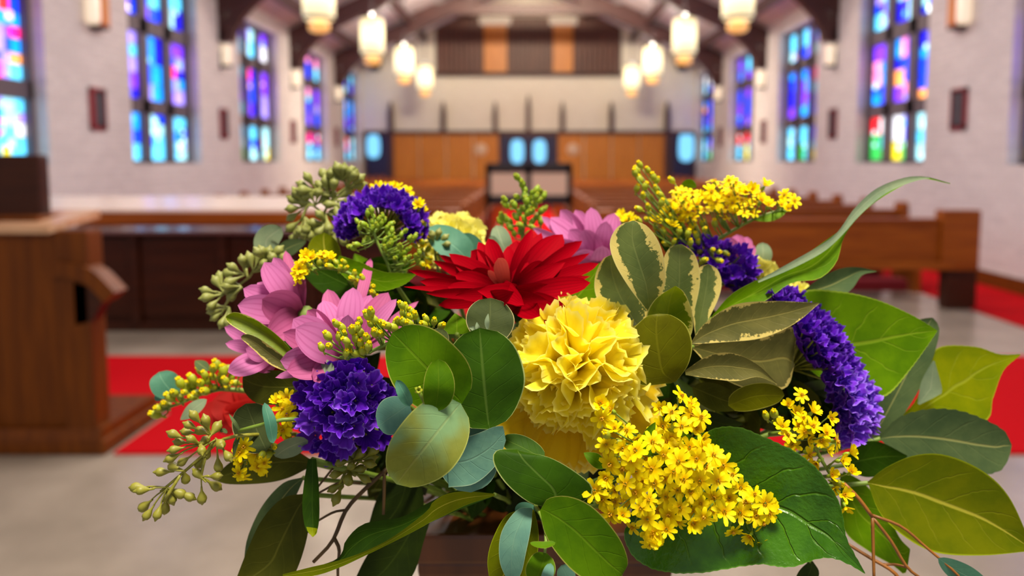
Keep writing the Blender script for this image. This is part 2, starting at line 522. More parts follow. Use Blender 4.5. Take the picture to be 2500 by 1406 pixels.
# rear wall: panelling, doors, organ screen ------------------------------------------
M_doorblue = plain('dark_blue_door', srgb(26, 28, 70), 0.4)
M_doorlit = emit('door_daylight_pane', srgb(120, 200, 245), 1.1)
def rp(px): return (px - CX) * YB / F
pan = thing('wood_panelling', 'golden oak panelling along the rear wall with dark posts', 'panelling', (0, YB, 0))
PT = 2.17
for a, b in ((960, 1222), (1358, 1625)):
    x = rp(a); w = (rp(b) - rp(a)) / 4
    for q in range(4):
        link('panel', boxes('panel', [(x + q * w + .015, x + (q + 1) * w - .015, -.05, -.002, 0.02, PT - .1)], .008), pan, M_oak)
link('cornice', boxes('cornice', [(rp(892), rp(1688), -.12, -.002, PT - .1, PT)], .01), pan, M_dark)
for px in (958, 1085, 1210, 1290, 1372, 1490, 1625):
    z = 3.22 if px == 1290 else 3.02
    x = rp(px)
    z0 = PT if 970 < px < 1610 else 0.0
    poly = [(x - .07, z0), (x + .07, z0), (x + .07, z - .35), (x + .035, z - .1), (x, z), (x - .035, z - .1), (x - .07, z - .35)]
    link('post', prism('post', poly, 'y', -.14, -.002), pan, M_dark)
for px in (1175, 1398):
    me = lathe('round_plaque', [(.001, .03), (.15, .03), (.18, .0)], 20)
    link('round_plaque', me, pan, plain('pale_plaque', srgb(214, 180, 150), 0.5), Matrix.Translation((rp(px), -.055, 1.62)) @ Matrix.Rotation(math.pi / 2, 4, 'X'))
def door(n, px0, px1, ztop, panes):
    x0, x1 = rp(px0), rp(px1)
    o = link('door_%d' % n, boxes('door', [(x0, x1, YB - .07, YB - .01, 0.0, ztop)], .006), None, M_doorblue); tag(o, kind='structure')
    link('door_frame', boxes('door_frame', [(x0 - .07, x0, YB - .1, YB - .004, 0, ztop + .07), (x1, x1 + .07, YB - .1, YB - .004, 0, ztop + .07), (x0 - .07, x1 + .07, YB - .1, YB - .004, ztop, ztop + .07)]), o, M_dark)
    for (cx, cz, rx, rz) in panes:
        vs, fs, nseg = [], [], 28
        for k in range(nseg):
            a = 2 * math.pi * k / nseg
            c, si = math.cos(a), math.sin(a)
            e = 0.62
            vs.append((rp(cx) + rx * math.copysign(abs(c) ** e, c), YB - .085, cz + rz * math.copysign(abs(si) ** e, si)))
        vs += [(v[0], YB - .068, v[2]) for v in vs]
        fs = [tuple(range(nseg))] + [(k, k + nseg, (k + 1) % nseg + nseg, (k + 1) % nseg) for k in range(nseg)]
        link('pane', pymesh('pane', vs, fs, smooth=False), o, M_doorlit)
door(1, 898, 952, 2.06, [(915, 1.72, .19, .34)])
door(2, 1640, 1690, 2.06, [(1672, 1.70, .22, .42)])
door(3, 1224, 1356, 2.0, [(1263, 1.57, .19, .34), (1317, 1.57, .19, .34)])

org = thing('organ_screen', 'dark slatted organ screen with golden wood panels high on the rear wall', 'organ screen', (0, YB, 0))
z0, z1 = 3.84, 5.42
link('backboard', boxes('backboard', [(rp(1068), rp(1512), -.06, -.002, z0, z1)]), org, M_stall_dark)
M_slat = wood('organ_slat', srgb(104, 58, 44), srgb(78, 42, 34), 0.5, 2)
for a, b in ((1070, 1180), (1242, 1346), (1400, 1510)):
    xa, xb = rp(a), rp(b); nn = 9; w = (xb - xa) / nn
    for q in range(nn):
        link('slat', boxes('slat', [(xa + q * w + .015, xa + (q + 1) * w - .015, -.16, -.06, z0, z1)], .01), org, M_slat)
for a, b in ((1183, 1239), (1349, 1397)):
    link('plain_panel', boxes('plain_panel', [(rp(a), rp(b), -.12, -.06, z0, z1 - .25)], .01), org, M_oak)
    link('pale_cap', boxes('pale_cap', [(rp(a) - .12, rp(b) + .12, -.2, -.06, z1 - .25, z1 - .02)], .02), org, plain('pale_cap', srgb(190, 178, 170), 0.7))
link('bottom_rail', boxes('bottom_rail', [(rp(1066), rp(1514), -.2, -.002, z0 - .09, z0)], .01), org, M_stall_dark)
for s in (-1, 1):
    r = thing('loudspeaker', 'small black speaker on the rear wall %s' % ('above the door on the wooden stall side' if s < 0 else 'above the door opposite the wooden stall'), 'speaker', (s * 4.42, YB, 3.9), 'rear wall speakers')
    link('cabinet', boxes('cabinet', [(-.13, .13, -.2, -.02, 0, .28)], .012), r, M_black)
    link('bracket', boxes('bracket', [(-.03, .03, -.03, -.001, .1, .3)]), r, M_black)

# pews ------------------------------------------------------------------------
def pew_parts():
    x0, x1 = .66, 3.93
    parts = []
    parts.append(('backrest', boxes('backrest', [(x0, x1, .36, .40, .40, .80)], .006), M_pew))
    parts.append(('top_rail', boxes('top_rail', [(x0, x1, .33, .43, .79, .825)], .01), M_pew))
    parts.append(('seat', boxes('seat', [(x0, x1, -.02, .40, .385, .43)], .01), M_pew))
    parts.append(('kneeler', boxes('kneeler', [(x0 + .1, x1 - .1, .58, .78, .06, .18)], .02), plain_red))
    e = [(-.02, 0), (.46, 0), (.47, .86), (.455, .895), (.33, .905), (.29, .88), (.26, .62), (.02, .55), (-.05, .5), (-.05, .43), (-.02, .38)]
    ends = [prism('end_panel', e, 'x', a - .035, a + .035) for a in (x0, x1)]
    for m_ in ends: parts.append(('end_panel', m_, M_pew))
    mid = prism('support', [(.0, 0), (.38, 0), (.38, .385), (.0, .385)], 'x', 2.26, 2.31)
    parts.append(('support', mid, M_stall_dark))
    return parts
plain_red = plain('red_kneeler_cloth', srgb(120, 12, 24), 0.9)
PW = pew_parts()
for me in PW: me[1].materials.append(me[2])
ordw = ['front', 'second', 'third', 'fourth', 'fifth', 'sixth', 'seventh', 'eighth', 'ninth', 'tenth', 'eleventh', 'twelfth', 'thirteenth', 'fourteenth', 'fifteenth', 'sixteenth', 'seventeenth']
MIR = Matrix.Diagonal((-1, 1, 1, 1))
for s in (1, -1):
    for i in range(17):
        y = 7.0 + .855 * i
        r = thing('pew', 'wooden church pew, %s row, %s' % (ordw[i], 'block opposite the wooden stall' if s > 0 else 'block on the wooden stall side'), 'pew', (0, y - .05, 0), 'rows of wooden pews')
        if i == 0:
            r['label'] = 'long wooden screen with end posts standing before the pews, %s' % ('opposite the wooden stall' if s > 0 else 'behind the choir desk')
            r['category'] = 'screen'; r.name = 'pew_screen'; del r['group']
            X = lambda a, b: (min(s * a, s * b), max(s * a, s * b))
            link('panel', boxes('panel', [X(.66, 3.75) + (.0, .05, .40, .80)], .006), r, M_pew)
            link('top_rail', boxes('top_rail', [X(.66, 3.75) + (-.03, .08, .785, .82)], .01), r, M_pew)
            link('bottom_rail', boxes('bottom_rail', [X(.66, 3.8) + (-.07, .08, .365, .43)], .01), r, M_pew)
            for a, b in ((.62, .76), (3.69, 4.03)):
                link('end_post', boxes('end_post', [X(a, b) + (-.05, .1, .355, .895)], .015), r, M_pew)
                link('leg', boxes('leg', [X(a + .06, b) + (-.03, .1, 0, .36)], .01), r, M_stall_dark)
            link('kneeler', boxes('kneeler', [X(.8, 3.7) + (.55, .75, .06, .18)], .02), r, plain_red)
            link('support', boxes('support', [X(2.0, 2.08) + (0, .06, 0, .37)], .006), r, M_stall_dark)
            continue
        for nm, me, m_ in PW:
            o = link(nm, me, r)
            if s < 0: o.matrix_local = Matrix.Rotation(0, 4, 'Z') @ Matrix.Translation((-4.59, 0, 0))

# two-panel black stand in the aisle -------------------------------------------------
st = thing('display_stand', 'black framed stand holding two cream sheets in the centre aisle', 'display stand', (0.0, 11.0, 0))
k = 11.0 / F
sx = lambda px: (px - CX) * k
sz = lambda py: 1.35 + (HORIZON - py) * k
fr = [(sx(1186), sx(1397), -.03, .03, sz(421), sz(398)), (sx(1186), sx(1397), -.03, .03, sz(500), sz(476)),
      (sx(1186), sx(1199), -.03, .03, sz(497), sz(399)), (sx(1283), sx(1297), -.03, .03, sz(497), sz(399)), (sx(1384), sx(1397), -.03, .03, sz(497), sz(399))]
link('frame', boxes('frame', fr, .004), st, M_black)
M_sheet = plain('cream_sheet', srgb(216, 196, 170), 0.8)
for a, b in ((1197, 1283), (1297, 1385)):
    link('sheet', boxes('sheet', [(sx(a) + .002, sx(b) - .002, -.02, .0, sz(478), sz(420))]), st, M_sheet)
for px in (1192, 1389):
    link('leg', boxes('leg', [(sx(px) - .03, sx(px) + .03, -.2, .2, 0, .05), (sx(px) - .025, sx(px) + .025, -.03, .03, 0, sz(490))], .004), st, M_black)

# choir desk on the stall side ----------------------------------------------------
ds = thing('choir_desk', 'long wooden choir desk with a slanted top, behind the tall stall', 'desk', (0, 6.0, 0))
xa, xb = -4.45, -1.0
link('slanted_top', prism('slanted_top', [(-.06, .93), (-.06, .965), (.42, 1.045), (.42, 1.005)], 'x', xa, xb), ds, wood('desk_top_sheen_oak', srgb(250, 234, 220), srgb(246, 226, 208), 0.2))  # near-white oak: the reflection on the top is put into its colour
link('fascia', boxes('fascia', [(xa, xb, -.075, -.03, .85, .945)], .006), ds, M_pew)
link('book_shelf', boxes('book_shelf', [(xa, xb, -.05, .35, .775, .80)], .004), ds, plain('shelf_sheen', srgb(120, 84, 84), 0.2))  # pale lilac tone puts the shelf's reflection into its colour
link('body', boxes('body', [(xa, xb, .05, .38, .05, .79)], .006), ds, M_stall_dark)
link('plinth', boxes('plinth', [(xa, xb, .02, .4, 0, .07)], .006), ds, M_stall_dark)
w = (xb - xa) / 5
for q in range(5):
    link('front_panel', boxes('front_panel', [(xa + q * w + .04, xa + (q + 1) * w - .04, .03, .055, .12, .74)], .01), ds, M_stall_dark)
for q in range(6):
    link('stile', boxes('stile', [(max(xa, xa + q * w - .035), min(xb, xa + q * w + .035), .0, .06, .05, .77)], .006), ds, M_stall_dark)

# tall stall end in front of it ---------------------------------------------------------
S = thing('choir_stall', 'tall brown wooden choir stall end standing on the stone floor', 'stall', (0, 3.5, 0))
link('end_panel', boxes('end_panel', [(-2.42, -2.0, 0, .07, .0, 1.03)], .012), S, M_stall)
link('post', boxes('post', [(-2.12, -1.98, -.03, .1, 0, 1.03)], .012), S, M_stall)
link('body', boxes('body', [(-3.3, -2.42, .02, .5, .0, 1.07)], .01), S, M_stall)
link('tall_back', boxes('tall_back', [(-3.3, -2.27, .12, .2, 1.07, 1.37)], .015), S, M_stall_dark)
link('cap_rail', boxes('cap_rail', [(-3.3, -2.25, .06, .26, 1.055, 1.09)], .01), S, M_stall)
link('book_rest', prism('book_rest', [(-.06, 1.02), (-.06, 1.05), (.36, 1.10), (.36, 1.06)], 'x', -2.5, -2.13), S, wood('highlit_oak', srgb(226, 186, 150), srgb(200, 150, 108), 0.22))  # pale oak: the highlight on the slanted rest is put into its colour
link('plinth', boxes('plinth', [(-3.35, -1.93, -.05, .52, 0, .07)], .015), S, M_stall)
link('base_moulding', prism('base_moulding', [(-.05, .07), (.5, .07), (.48, .12), (-.03, .12)], 'x', -3.3, -1.95), S, M_stall)
link('arm_rest', band('arm_rest', [(-2.12, .86), (-1.98, .83), (-1.88, .73)], .07, -.05, .06), S, M_stall)
link('arm_bracket', prism('arm_bracket', [(-2.05, .6), (-2.05, .8), (-1.9, .75), (-1.97, .62)], 'y', -.03, .05), S, M_stall_dark)
# ================================================================== plants: materials
def leafmat(name, c1, c2, vein=None, vein_f=0.35, rim=None, rim_x=0.955, varieg=None, v_lo=0.72, rough=0.45, spec=0.4, trans=0.22, nside=6, bump=0.25, bloom=None, bump_scale=60, coat=0.0, mid_s=0.8):
    t = NT(name)
    sp = t.new('ShaderNodeSeparateXYZ'); t.l.new(t.coord('UV'), sp.inputs[0])
    u, v = sp.outputs[0], sp.outputs[1]
    obj = t.coord('Object')
    x = t.math('MULTIPLY', t.math('ABSOLUTE', t.math('SUBTRACT', u, 0.5)), 2.0)
    n1 = t.noise(obj, 45, 4, 0.6)
    col = t.mix(t.ramp(n1, 0.32, 0.68), c1, c2)
    if bloom:
        n2 = t.noise(obj, 26, 3, 0.5)
        col = t.mix(t.math('MULTIPLY', t.ramp(n2, 0.42, 0.6), 0.8), col, bloom)
    mid = t.ramp(x, 0.055, 0.012)
    a = t.math('FRACT', t.math('ADD', t.math('SUBTRACT', t.math('MULTIPLY', v, nside), t.math('MULTIPLY', x, 1.5)), t.math('MULTIPLY', t.noise(obj, 90, 2), 0.35)))
    b = t.math('MINIMUM', a, t.math('SUBTRACT', 1.0, a))
    side = t.math('MULTIPLY', t.ramp(b, 0.05, 0.0), t.ramp(x, 0.95, 0.6))
    if vein:
        m = t.math('MAXIMUM', t.math('MULTIPLY', mid, mid_s), t.math('MULTIPLY', side, vein_f))
        col = t.mix(m, col, vein)
    if varieg:
        n3 = t.noise(obj, 170, 4, 0.7); n4 = t.noise(obj, 38, 2, 0.5)
        e = t.math('ADD', x, t.math('ADD', t.math('MULTIPLY', t.math('SUBTRACT', n3, 0.5), 1.15), t.math('MULTIPLY', t.math('SUBTRACT', n4, 0.5), 1.15)))
        col = t.mix(t.ramp(e, v_lo, v_lo + 0.05), col, varieg)
    if rim:
        col = t.mix(t.ramp(x, rim_x, rim_x + 0.03), col, rim)
    t.l.new(col, t.p.inputs['Base Color'])
    t.p.inputs['Roughness'].default_value = rough
    t.p.inputs['Specular IOR Level'].default_value = spec
    if coat:
        t.p.inputs['Coat Weight'].default_value = coat; t.p.inputs['Coat Roughness'].default_value = 0.18
    hgt = t.math('ADD', t.math('MULTIPLY', t.noise(obj, bump_scale * 6, 3), 0.35), t.math('MULTIPLY', t.math('MAXIMUM', mid, side), -0.6))
    nrm = t.bump(hgt, bump, 0.0012)
    tr = t.new('ShaderNodeBsdfTranslucent'); t.l.new(col, tr.inputs[0]); t.l.new(nrm, tr.inputs['Normal'])
    mx = t.new('ShaderNodeMixShader'); mx.inputs[0].default_value = trans
    t.l.new(t.p.outputs[0], mx.inputs[1]); t.l.new(tr.outputs[0], mx.inputs[2])
    t.l.new(mx.outputs[0], t.out.inputs['Surface'])
    return t.m

def petalmat(name, c_base, c_tip, line=None, rough=0.6, trans=0.3, nline=9, spec=0.25, rim=None, rim_v=0.93, sheen=0.0):
    t = NT(name)
    sp = t.new('ShaderNodeSeparateXYZ'); t.l.new(t.coord('UV'), sp.inputs[0])
    u, v = sp.outputs[0], sp.outputs[1]
    obj = t.coord('Object')
    col = t.mix(t.ramp(v, 0.05, 0.7), c_base, c_tip)
    if line:
        w = t.math('SINE', t.math('MULTIPLY', u, nline * 6.283))
        col = t.mix(t.math('MULTIPLY', t.ramp(w, 0.2, 1.0), t.math('MULTIPLY_ADD', t.noise(obj, 40, 2), 0.7, 0.0)), col, line)
    if rim: col = t.mix(t.ramp(v, rim_v, 1.0), col, rim)
    t.l.new(col, t.p.inputs['Base Color'])
    t.p.inputs['Roughness'].default_value = rough
    t.p.inputs['Specular IOR Level'].default_value = spec
    t.p.inputs['Sheen Weight'].default_value = sheen
    tr = t.new('ShaderNodeBsdfTranslucent'); t.l.new(col, tr.inputs[0])
    mx = t.new('ShaderNodeMixShader'); mx.inputs[0].default_value = trans
    t.l.new(t.p.outputs[0], mx.inputs[1]); t.l.new(tr.outputs[0], mx.inputs[2])
    t.l.new(mx.outputs[0], t.out.inputs['Surface'])
    return t.m

L_bright = leafmat('bright_green_leaf', srgb(98, 138, 0), srgb(78, 118, 0), srgb(146, 172, 40), 0.3, srgb(150, 178, 50), rough=0.55, spec=.1, mid_s=.5)
L_lime = leafmat('yellow_green_leaf', srgb(140, 150, 0), srgb(118, 136, 0), srgb(164, 176, 50), 0.25, srgb(164, 178, 40), rough=0.55, spec=.1, trans=0.3, mid_s=.6)
L_olive = leafmat('olive_leaf', srgb(110, 118, 0), srgb(92, 106, 0), srgb(182, 176, 60), 0.12, srgb(146, 160, 20), rough=0.55, spec=.1, trans=0.25, mid_s=.9)
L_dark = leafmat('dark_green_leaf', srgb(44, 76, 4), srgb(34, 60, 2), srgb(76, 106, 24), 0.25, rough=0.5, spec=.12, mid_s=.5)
L_gloss = leafmat('glossy_serrated_leaf', srgb(60, 110, 0), srgb(42, 88, 0), srgb(104, 150, 40), 0.4, srgb(90, 140, 40), 0.97, rough=0.28, spec=0.4, bump=1.0, nside=8, trans=0.12, mid_s=.3)
L_euc = leafmat('eucalyptus_green_leaf', srgb(82, 120, 0), srgb(62, 100, 0), srgb(116, 140, 30), 0.03, srgb(158, 160, 70), rough=0.6, spec=.1, trans=0.2, mid_s=.25)
L_eucd = leafmat('eucalyptus_dark_leaf', srgb(48, 82, 4), srgb(38, 68, 4), srgb(110, 136, 60), 0.02, srgb(152, 164, 96), rough=0.6, spec=.1, trans=0.12, mid_s=.3)
L_eucb = leafmat('eucalyptus_bluegreen_leaf', srgb(106, 150, 128), srgb(84, 128, 116), srgb(140, 170, 140), 0.03, srgb(150, 178, 146), rough=0.7, spec=.1, trans=0.1, mid_s=.15)
L_eucg = leafmat('eucalyptus_sage_leaf', srgb(122, 128, 50), srgb(104, 112, 40), srgb(156, 152, 90), 0.03, srgb(156, 164, 84), bloom=srgb(116, 156, 112), rough=0.65, spec=.1, trans=0.14, mid_s=.2)
L_eucgrey = leafmat('eucalyptus_grey_leaf', srgb(66, 76, 40), srgb(54, 64, 34), srgb(104, 112, 66), 0.03, srgb(170, 156, 110), rough=0.65, spec=.1, trans=0.1, mid_s=.25)
L_teal = leafmat('teal_leaf', srgb(84, 140, 112), srgb(66, 122, 98), srgb(110, 160, 130), 0.1, rough=0.6, trans=0.15)
L_grey = leafmat('grey_green_leaf', srgb(84, 102, 62), srgb(68, 88, 54), srgb(156, 158, 96), 0.08, rough=0.65, spec=.1, trans=0.15)
L_sagepale = leafmat('pale_sage_leaf', srgb(140, 158, 120), srgb(120, 142, 110), srgb(165, 175, 140), 0.1, rough=0.65, trans=0.2)
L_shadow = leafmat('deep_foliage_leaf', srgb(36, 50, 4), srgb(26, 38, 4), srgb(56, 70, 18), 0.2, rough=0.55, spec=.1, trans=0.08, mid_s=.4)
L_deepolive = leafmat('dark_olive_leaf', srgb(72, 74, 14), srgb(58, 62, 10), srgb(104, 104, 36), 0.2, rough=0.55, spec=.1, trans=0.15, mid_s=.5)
L_var = leafmat('variegated_leaf', srgb(98, 112, 52), srgb(76, 92, 38), srgb(132, 142, 78), 0.10, srgb(210, 198, 120), 0.93, varieg=srgb(210, 194, 108), v_lo=0.70, rough=0.4, spec=0.4, nside=9, mid_s=.3)
L_vargreen = leafmat('variegated_young_leaf', srgb(120, 138, 0), srgb(92, 118, 0), srgb(148, 158, 20), 0.15, srgb(210, 206, 110), 0.93, varieg=srgb(204, 198, 90), v_lo=0.92, rough=0.45, spec=.3, mid_s=.3)
L_varolive = leafmat('variegated_olive_leaf', srgb(108, 104, 48), srgb(84, 84, 34), srgb(158, 146, 72), 0.15, srgb(196, 180, 100), 0.96, varieg=srgb(204, 184, 100), v_lo=0.90, rough=0.5, spec=.3, nside=10, mid_s=.5)
L_varround = leafmat('broad_olive_leaf', srgb(98, 100, 0), srgb(84, 84, 0), srgb(134, 132, 24), 0.10, srgb(180, 180, 74), 0.955, rough=0.5, spec=.12, trans=0.18, mid_s=.3)
L_stem = plain('green_stem', srgb(120, 146, 50), 0.5, srgb(104, 130, 40), 60)
L_stembrown = plain('brown_twig', srgb(150, 92, 26), 0.5, srgb(120, 74, 24), 50)
L_stemdark = plain('dark_twig', srgb(92, 66, 26), 0.55, srgb(74, 52, 20), 50)
L_bud = plain('yellow_green_bud', srgb(178, 182, 30), 0.5, srgb(140, 156, 26), 260)
L_budgreen = plain('green_bud', srgb(150, 174, 30), 0.5, srgb(118, 150, 26), 260)
L_pod = plain('seed_pod_green', srgb(150, 146, 46), 0.5, srgb(122, 120, 36), 200)
L_podpale = plain('seed_pod_pale', srgb(148, 150, 76), 0.55, srgb(116, 124, 54), 200)
L_poddark = plain('seed_pod_olive', srgb(132, 130, 26), 0.5, srgb(100, 104, 22), 200)
M_yel = petalmat('goldenrod_petal', srgb(232, 194, 0), srgb(253, 232, 14), None, 0.5, 0.35, spec=.1)
M_yeldeep = plain('goldenrod_centre', srgb(206, 150, 4), 0.6)
M_carn = petalmat('carnation_petal', srgb(250, 220, 8), srgb(253, 241, 66), srgb(248, 226, 36), 0.6, 0.5, 5, rim=srgb(255, 247, 130), spec=.1)
M_carnguard = petalmat('carnation_guard_petal', srgb(226, 186, 0), srgb(238, 204, 20), srgb(218, 180, 4), 0.6, 0.35, 7, rim=srgb(244, 228, 110), rim_v=.95)
M_carnpale = petalmat('pale_carnation_petal', srgb(226, 214, 60), srgb(246, 240, 130), None, 0.6, 0.3)
M_purp = petalmat('statice_petal', srgb(54, 6, 112), srgb(88, 26, 176), srgb(60, 10, 126), 0.6, 0.18, 18, rim=srgb(128, 76, 214), rim_v=.9, spec=.05)
M_purpl = petalmat('statice_light_petal', srgb(84, 22, 150), srgb(124, 54, 212), srgb(90, 30, 170), 0.6, 0.22, 8, rim=srgb(160, 120, 240), rim_v=.88)
M_redp = petalmat('red_petal', srgb(82, 0, 8), srgb(152, 0, 18), srgb(108, 0, 12), 0.6, 0.13, 6, spec=.02)
M_redback = petalmat('salmon_petal_back', srgb(176, 30, 22), srgb(222, 92, 76), srgb(200, 70, 56), 0.55, 0.2, 5)
M_pinkp = petalmat('pink_petal', srgb(172, 72, 124), srgb(208, 122, 180), srgb(172, 76, 134), 0.6, 0.28, 5, spec=.08)
M_pinkd = petalmat('deep_pink_petal', srgb(146, 50, 98), srgb(192, 96, 148), srgb(154, 62, 112), 0.6, 0.28, 5)
M_calyx = plain('flower_calyx', srgb(126, 146, 62), 0.6, srgb(104, 126, 48), 120)
M_bowl = plain('dark_green_bowl', srgb(26, 34, 28), 0.5)

# ================================================================== plants: geometry
ORIGIN = P(1300, 1345, 0.640)           # where the stems meet, inside the bowl

def grid(name, Lp, Rp, nu, parent, mat, cup=0.0, wave=0.0, wk=2.0, crease=0.0, serr=0.0, teeth=20, flip=1, toward=True, wph=0.0):
    nv = len(Lp) - 1
    vs, uv, fs = [], [], []
    off = parent.location if parent is not None else Vector()
    midn = nv // 2
    gN = None
    for i in range(nv + 1):
        v = i / nv
        L, R = Lp[i], Rp[i]
        c = (L + R) * 0.5
        i0, i1 = max(i - 1, 0), min(i + 1, nv)
        T = ((Lp[i1] + Rp[i1]) - (Lp[i0] + Rp[i0]))
        W = R - L
        w = W.length
        if w < 1e-7: N = gN or (CAM - c).normalized()
        else:
            N = T.cross(W)
            N = N.normalized() if N.length > 1e-12 else (gN or (CAM - c).normalized())
        if gN is None or True:
            if N.dot(CAM - c) < 0 and toward: N = -N
        gN = N
        sh = 0.0
        if serr:
            ph = (v * teeth) % 1.0
            sh = serr * (ph - 0.4) * (1 if 0.04 < v < 0.97 else 0)
        for j in range(nu + 1):
            u = j / nu
            x = 2 * u - 1
            p = L + W * u
            if serr and (j == 0 or j == nu): p = p + W.normalized() * (sh * (1 if j == nu else -1)) if w > 1e-7 else p
            h = -cup * w * 0.5 * (1 - x * x) - crease * w * 0.5 * (1 - abs(x))
            if wave: h += wave * w * 0.5 * math.sin(2 * math.pi * wk * v + wph + (1.3 if x > 0 else 0)) * abs(x) ** 1.6
            vs.append(p + N * h * flip - off)
            uv.append((u, v))
    for i in range(nv):
        for j in range(nu):
            a = i * (nu + 1) + j
            fs.append((a, a + 1, a + nu + 2, a + nu + 1))
    return link(name, pymesh(name, vs, fs, uv), parent, mat)

def leafO(parent, mat, left, right, d0, d1, dl=0.0, dr=0.0, nv=22, nu=8, name='leaf', dm=0.0, **kw):
    """leaf between two outlines running base -> tip; d0, d1 depth at base and tip; dl, dr extra depth of either edge; dm extra depth half way"""
    def curve(pts, de):
        n = len(pts); out = []
        cum = [0.0]
        for a, b in zip(pts, pts[1:]): cum.append(cum[-1] + math.hypot(b[0] - a[0], b[1] - a[1]))
        for k, p in enumerate(pts):
            s = cum[k] / cum[-1]
            out.append(P(p[0], p[1], d0 + (d1 - d0) * s + (de + dm) * 4 * s * (1 - s)))
        return catmull(out, nv)
    return grid(name, curve(left, dl), curve(right, dr), nu, parent, mat, **kw)

SHAPES = {
 'round': lambda t: max(0.0, 1 - abs(2 * t - 1) ** 2.0) ** 0.5,
 'oval': lambda t: max(0.0, 1 - abs(2 * (t ** 0.92) - 1) ** 2.2) ** 0.55,
 'ovate': lambda t: math.sin(math.pi * min(1, t ** 0.72)) ** 0.9 if t < 1 else 0.0,
 'obovate': lambda t: max(0.0, math.sin(math.pi * (t ** 1.75))) ** 0.62 if 0 < t < 1 else 0.0,
 'lance': lambda t: math.sin(math.pi * t ** 0.85) ** 0.8 if 0 < t < 1 else 0.0,
 'petal': lambda t: (0.28 + 0.72 * math.sin(math.pi * 0.5 * min(1, t * 1.45))) * (max(0.0, 1 - max(0.0, (t - 0.5) / 0.5) ** 2.6)) ** 0.6,
 'strap': lambda t: (0.4 + 0.6 * math.sin(math.pi * 0.5 * min(1, t * 1.6))) * (max(0.0, 1 - max(0.0, (t - 0.62) / 0.38) ** 2.2)) ** 0.7,
}
def leafM(parent, mat, mid, hw, shape='ovate', roll=0.0, nv=16, nu=6, name='leaf', asym=1.0, bow=0.0, **kw):
    """leaf along a midrib [(px, py, depth) ...] with half width hw (photo pixels at the middle), rolled about the midrib"""
    c = catmull([P(*m) for m in mid], nv)
    if bow:
        T0 = c[-1] - c[0]; n0 = (CAM - c[nv // 2]).normalized(); n0 = (n0 - T0 * (n0.dot(T0) / T0.length_squared)).normalized()
        c = [p + n0 * (bow * T0.length * 4 * (i / nv) * (1 - i / nv)) for i, p in enumerate(c)]
    dm = sum(m[2] for m in mid) / len(mid)
    half = hw * dm / F
    f = SHAPES[shape]
    Ls, Rs = [], []
    for i, p in enumerate(c):
        T = (c[min(i + 1, nv)] - c[max(i - 1, 0)]).normalized()
        V = (CAM - p).normalized()
        S = T.cross(V)
        if S.length < 1e-3: S = T.cross(Vector((0, 0, 1)))
        S.normalize()
        S = Quaternion(T, math.radians(roll)) @ S
        h = half * f(i / nv)
        Ls.append(p - S * (h * asym)); Rs.append(p + S * h)
    return grid(name, Ls, Rs, nu, parent, mat, **kw)

def stem_to_origin(root, px, py, d, r=0.0012, mat=None, bend=0.02, name='stem'):
    a = P(px, py, d)
    o = ORIGIN + Vector((random.uniform(-.03, .03), random.uniform(-.03, .03), 0.0))
    m = a.lerp(o, 0.5) + Vector((0, bend, 0.004))
    return tube(name, [a, m, o], r, r * 1.3, root, mat or L_stem, 6, 8)

# ---- small repeated meshes --------------------------------------------------
def merge(parts):
    """parts: list of (verts, faces, material index, uvs or None)"""
    V, Fc, MI, UV = [], [], [], []
    for vs, fs, mi, uv in parts:
        o = len(V)
        V += vs; Fc += [tuple(o + i for i in f) for f in fs]; MI += [mi] * len(fs)
        UV += uv if uv else [(0.5, 0.6)] * len(vs)
    return V, Fc, MI, UV
def ell(rx, rz, z0, n=8, m=5, tip=0.0):
    vs, fs = [], []
    for i in range(m + 1):
        a = math.pi * i / m
        r = rx * math.sin(a); z = z0 + rz * -math.cos(a) + (tip * max(0, -math.cos(a)) ** 4)
        for k in range(n):
            b = 2 * math.pi * k / n
            vs.append((r * math.cos(b), r * math.sin(b), z))
    for i in range(m):
        for k in range(n):
            k2 = (k + 1) % n
            fs.append((i * n + k, i * n + k2, (i + 1) * n + k2, (i + 1) * n + k))
    return vs, fs
def ray(az, elev, r0, L, w, z0, curl=0.0):
    vs, uv = [], []
    ca, sa = math.cos(az), math.sin(az)
    for i, t in enumerate((0, 0.35, 0.75, 1.0)):
        ww = w * (0.45, 0.95, 1.1, 0.6)[i]
        e = elev - curl * t
        rr = r0 + L * t * math.cos(e); zz = z0 + L * t * math.sin(e)
        for s in (-1, 0, 1):
            vs.append((ca * rr - sa * ww * s, sa * rr + ca * ww * s, zz + (0.0 if s else -0.03)))
            uv.append(((s + 1) / 2, t))
    fs = []
    for i in range(3):
        for s in range(2):
            a = i * 3 + s
            fs.append((a, a + 1, a + 4, a + 3))
    return vs, fs, uv
def floret_mesh(seed, openness):
    """a goldenrod floret one unit across, facing +z"""
    r = random.Random(seed); parts = []
    v, f = ell(.2, .34, -.42, 7, 4); parts.append((v, f, 0, None))
    n = r.randint(8, 10)
    for k in range(n):
        az = 2 * math.pi * (k + r.uniform(-.25, .25)) / n
        el_ = math.radians(r.uniform(0, 28) + (1 - openness) * 55)
        v, f, uv = ray(az, el_, .09, r.uniform(.72, .98), r.uniform(.16, .21), -.08, r.uniform(.1, .55) * openness)
        parts.append((v, f, 1, uv))
    for k in range(6):
        az = 2 * math.pi * k / 6 + r.random()
        v, f = ell(.055, .15, 0.06, 5, 3)
        c = (math.cos(az) * .12, math.sin(az) * .12)
        parts.append(([(a + c[0], b + c[1], z) for a, b, z in v], f, 2, None))
    V, Fc, MI, UV = merge(parts)
    return pymesh('floret', V, Fc, UV, mats=[L_budgreen, M_yel, M_yeldeep], mi=MI)
FLO = [floret_mesh(i, o) for i, o in enumerate((1, 1, .9, .95, .7))]
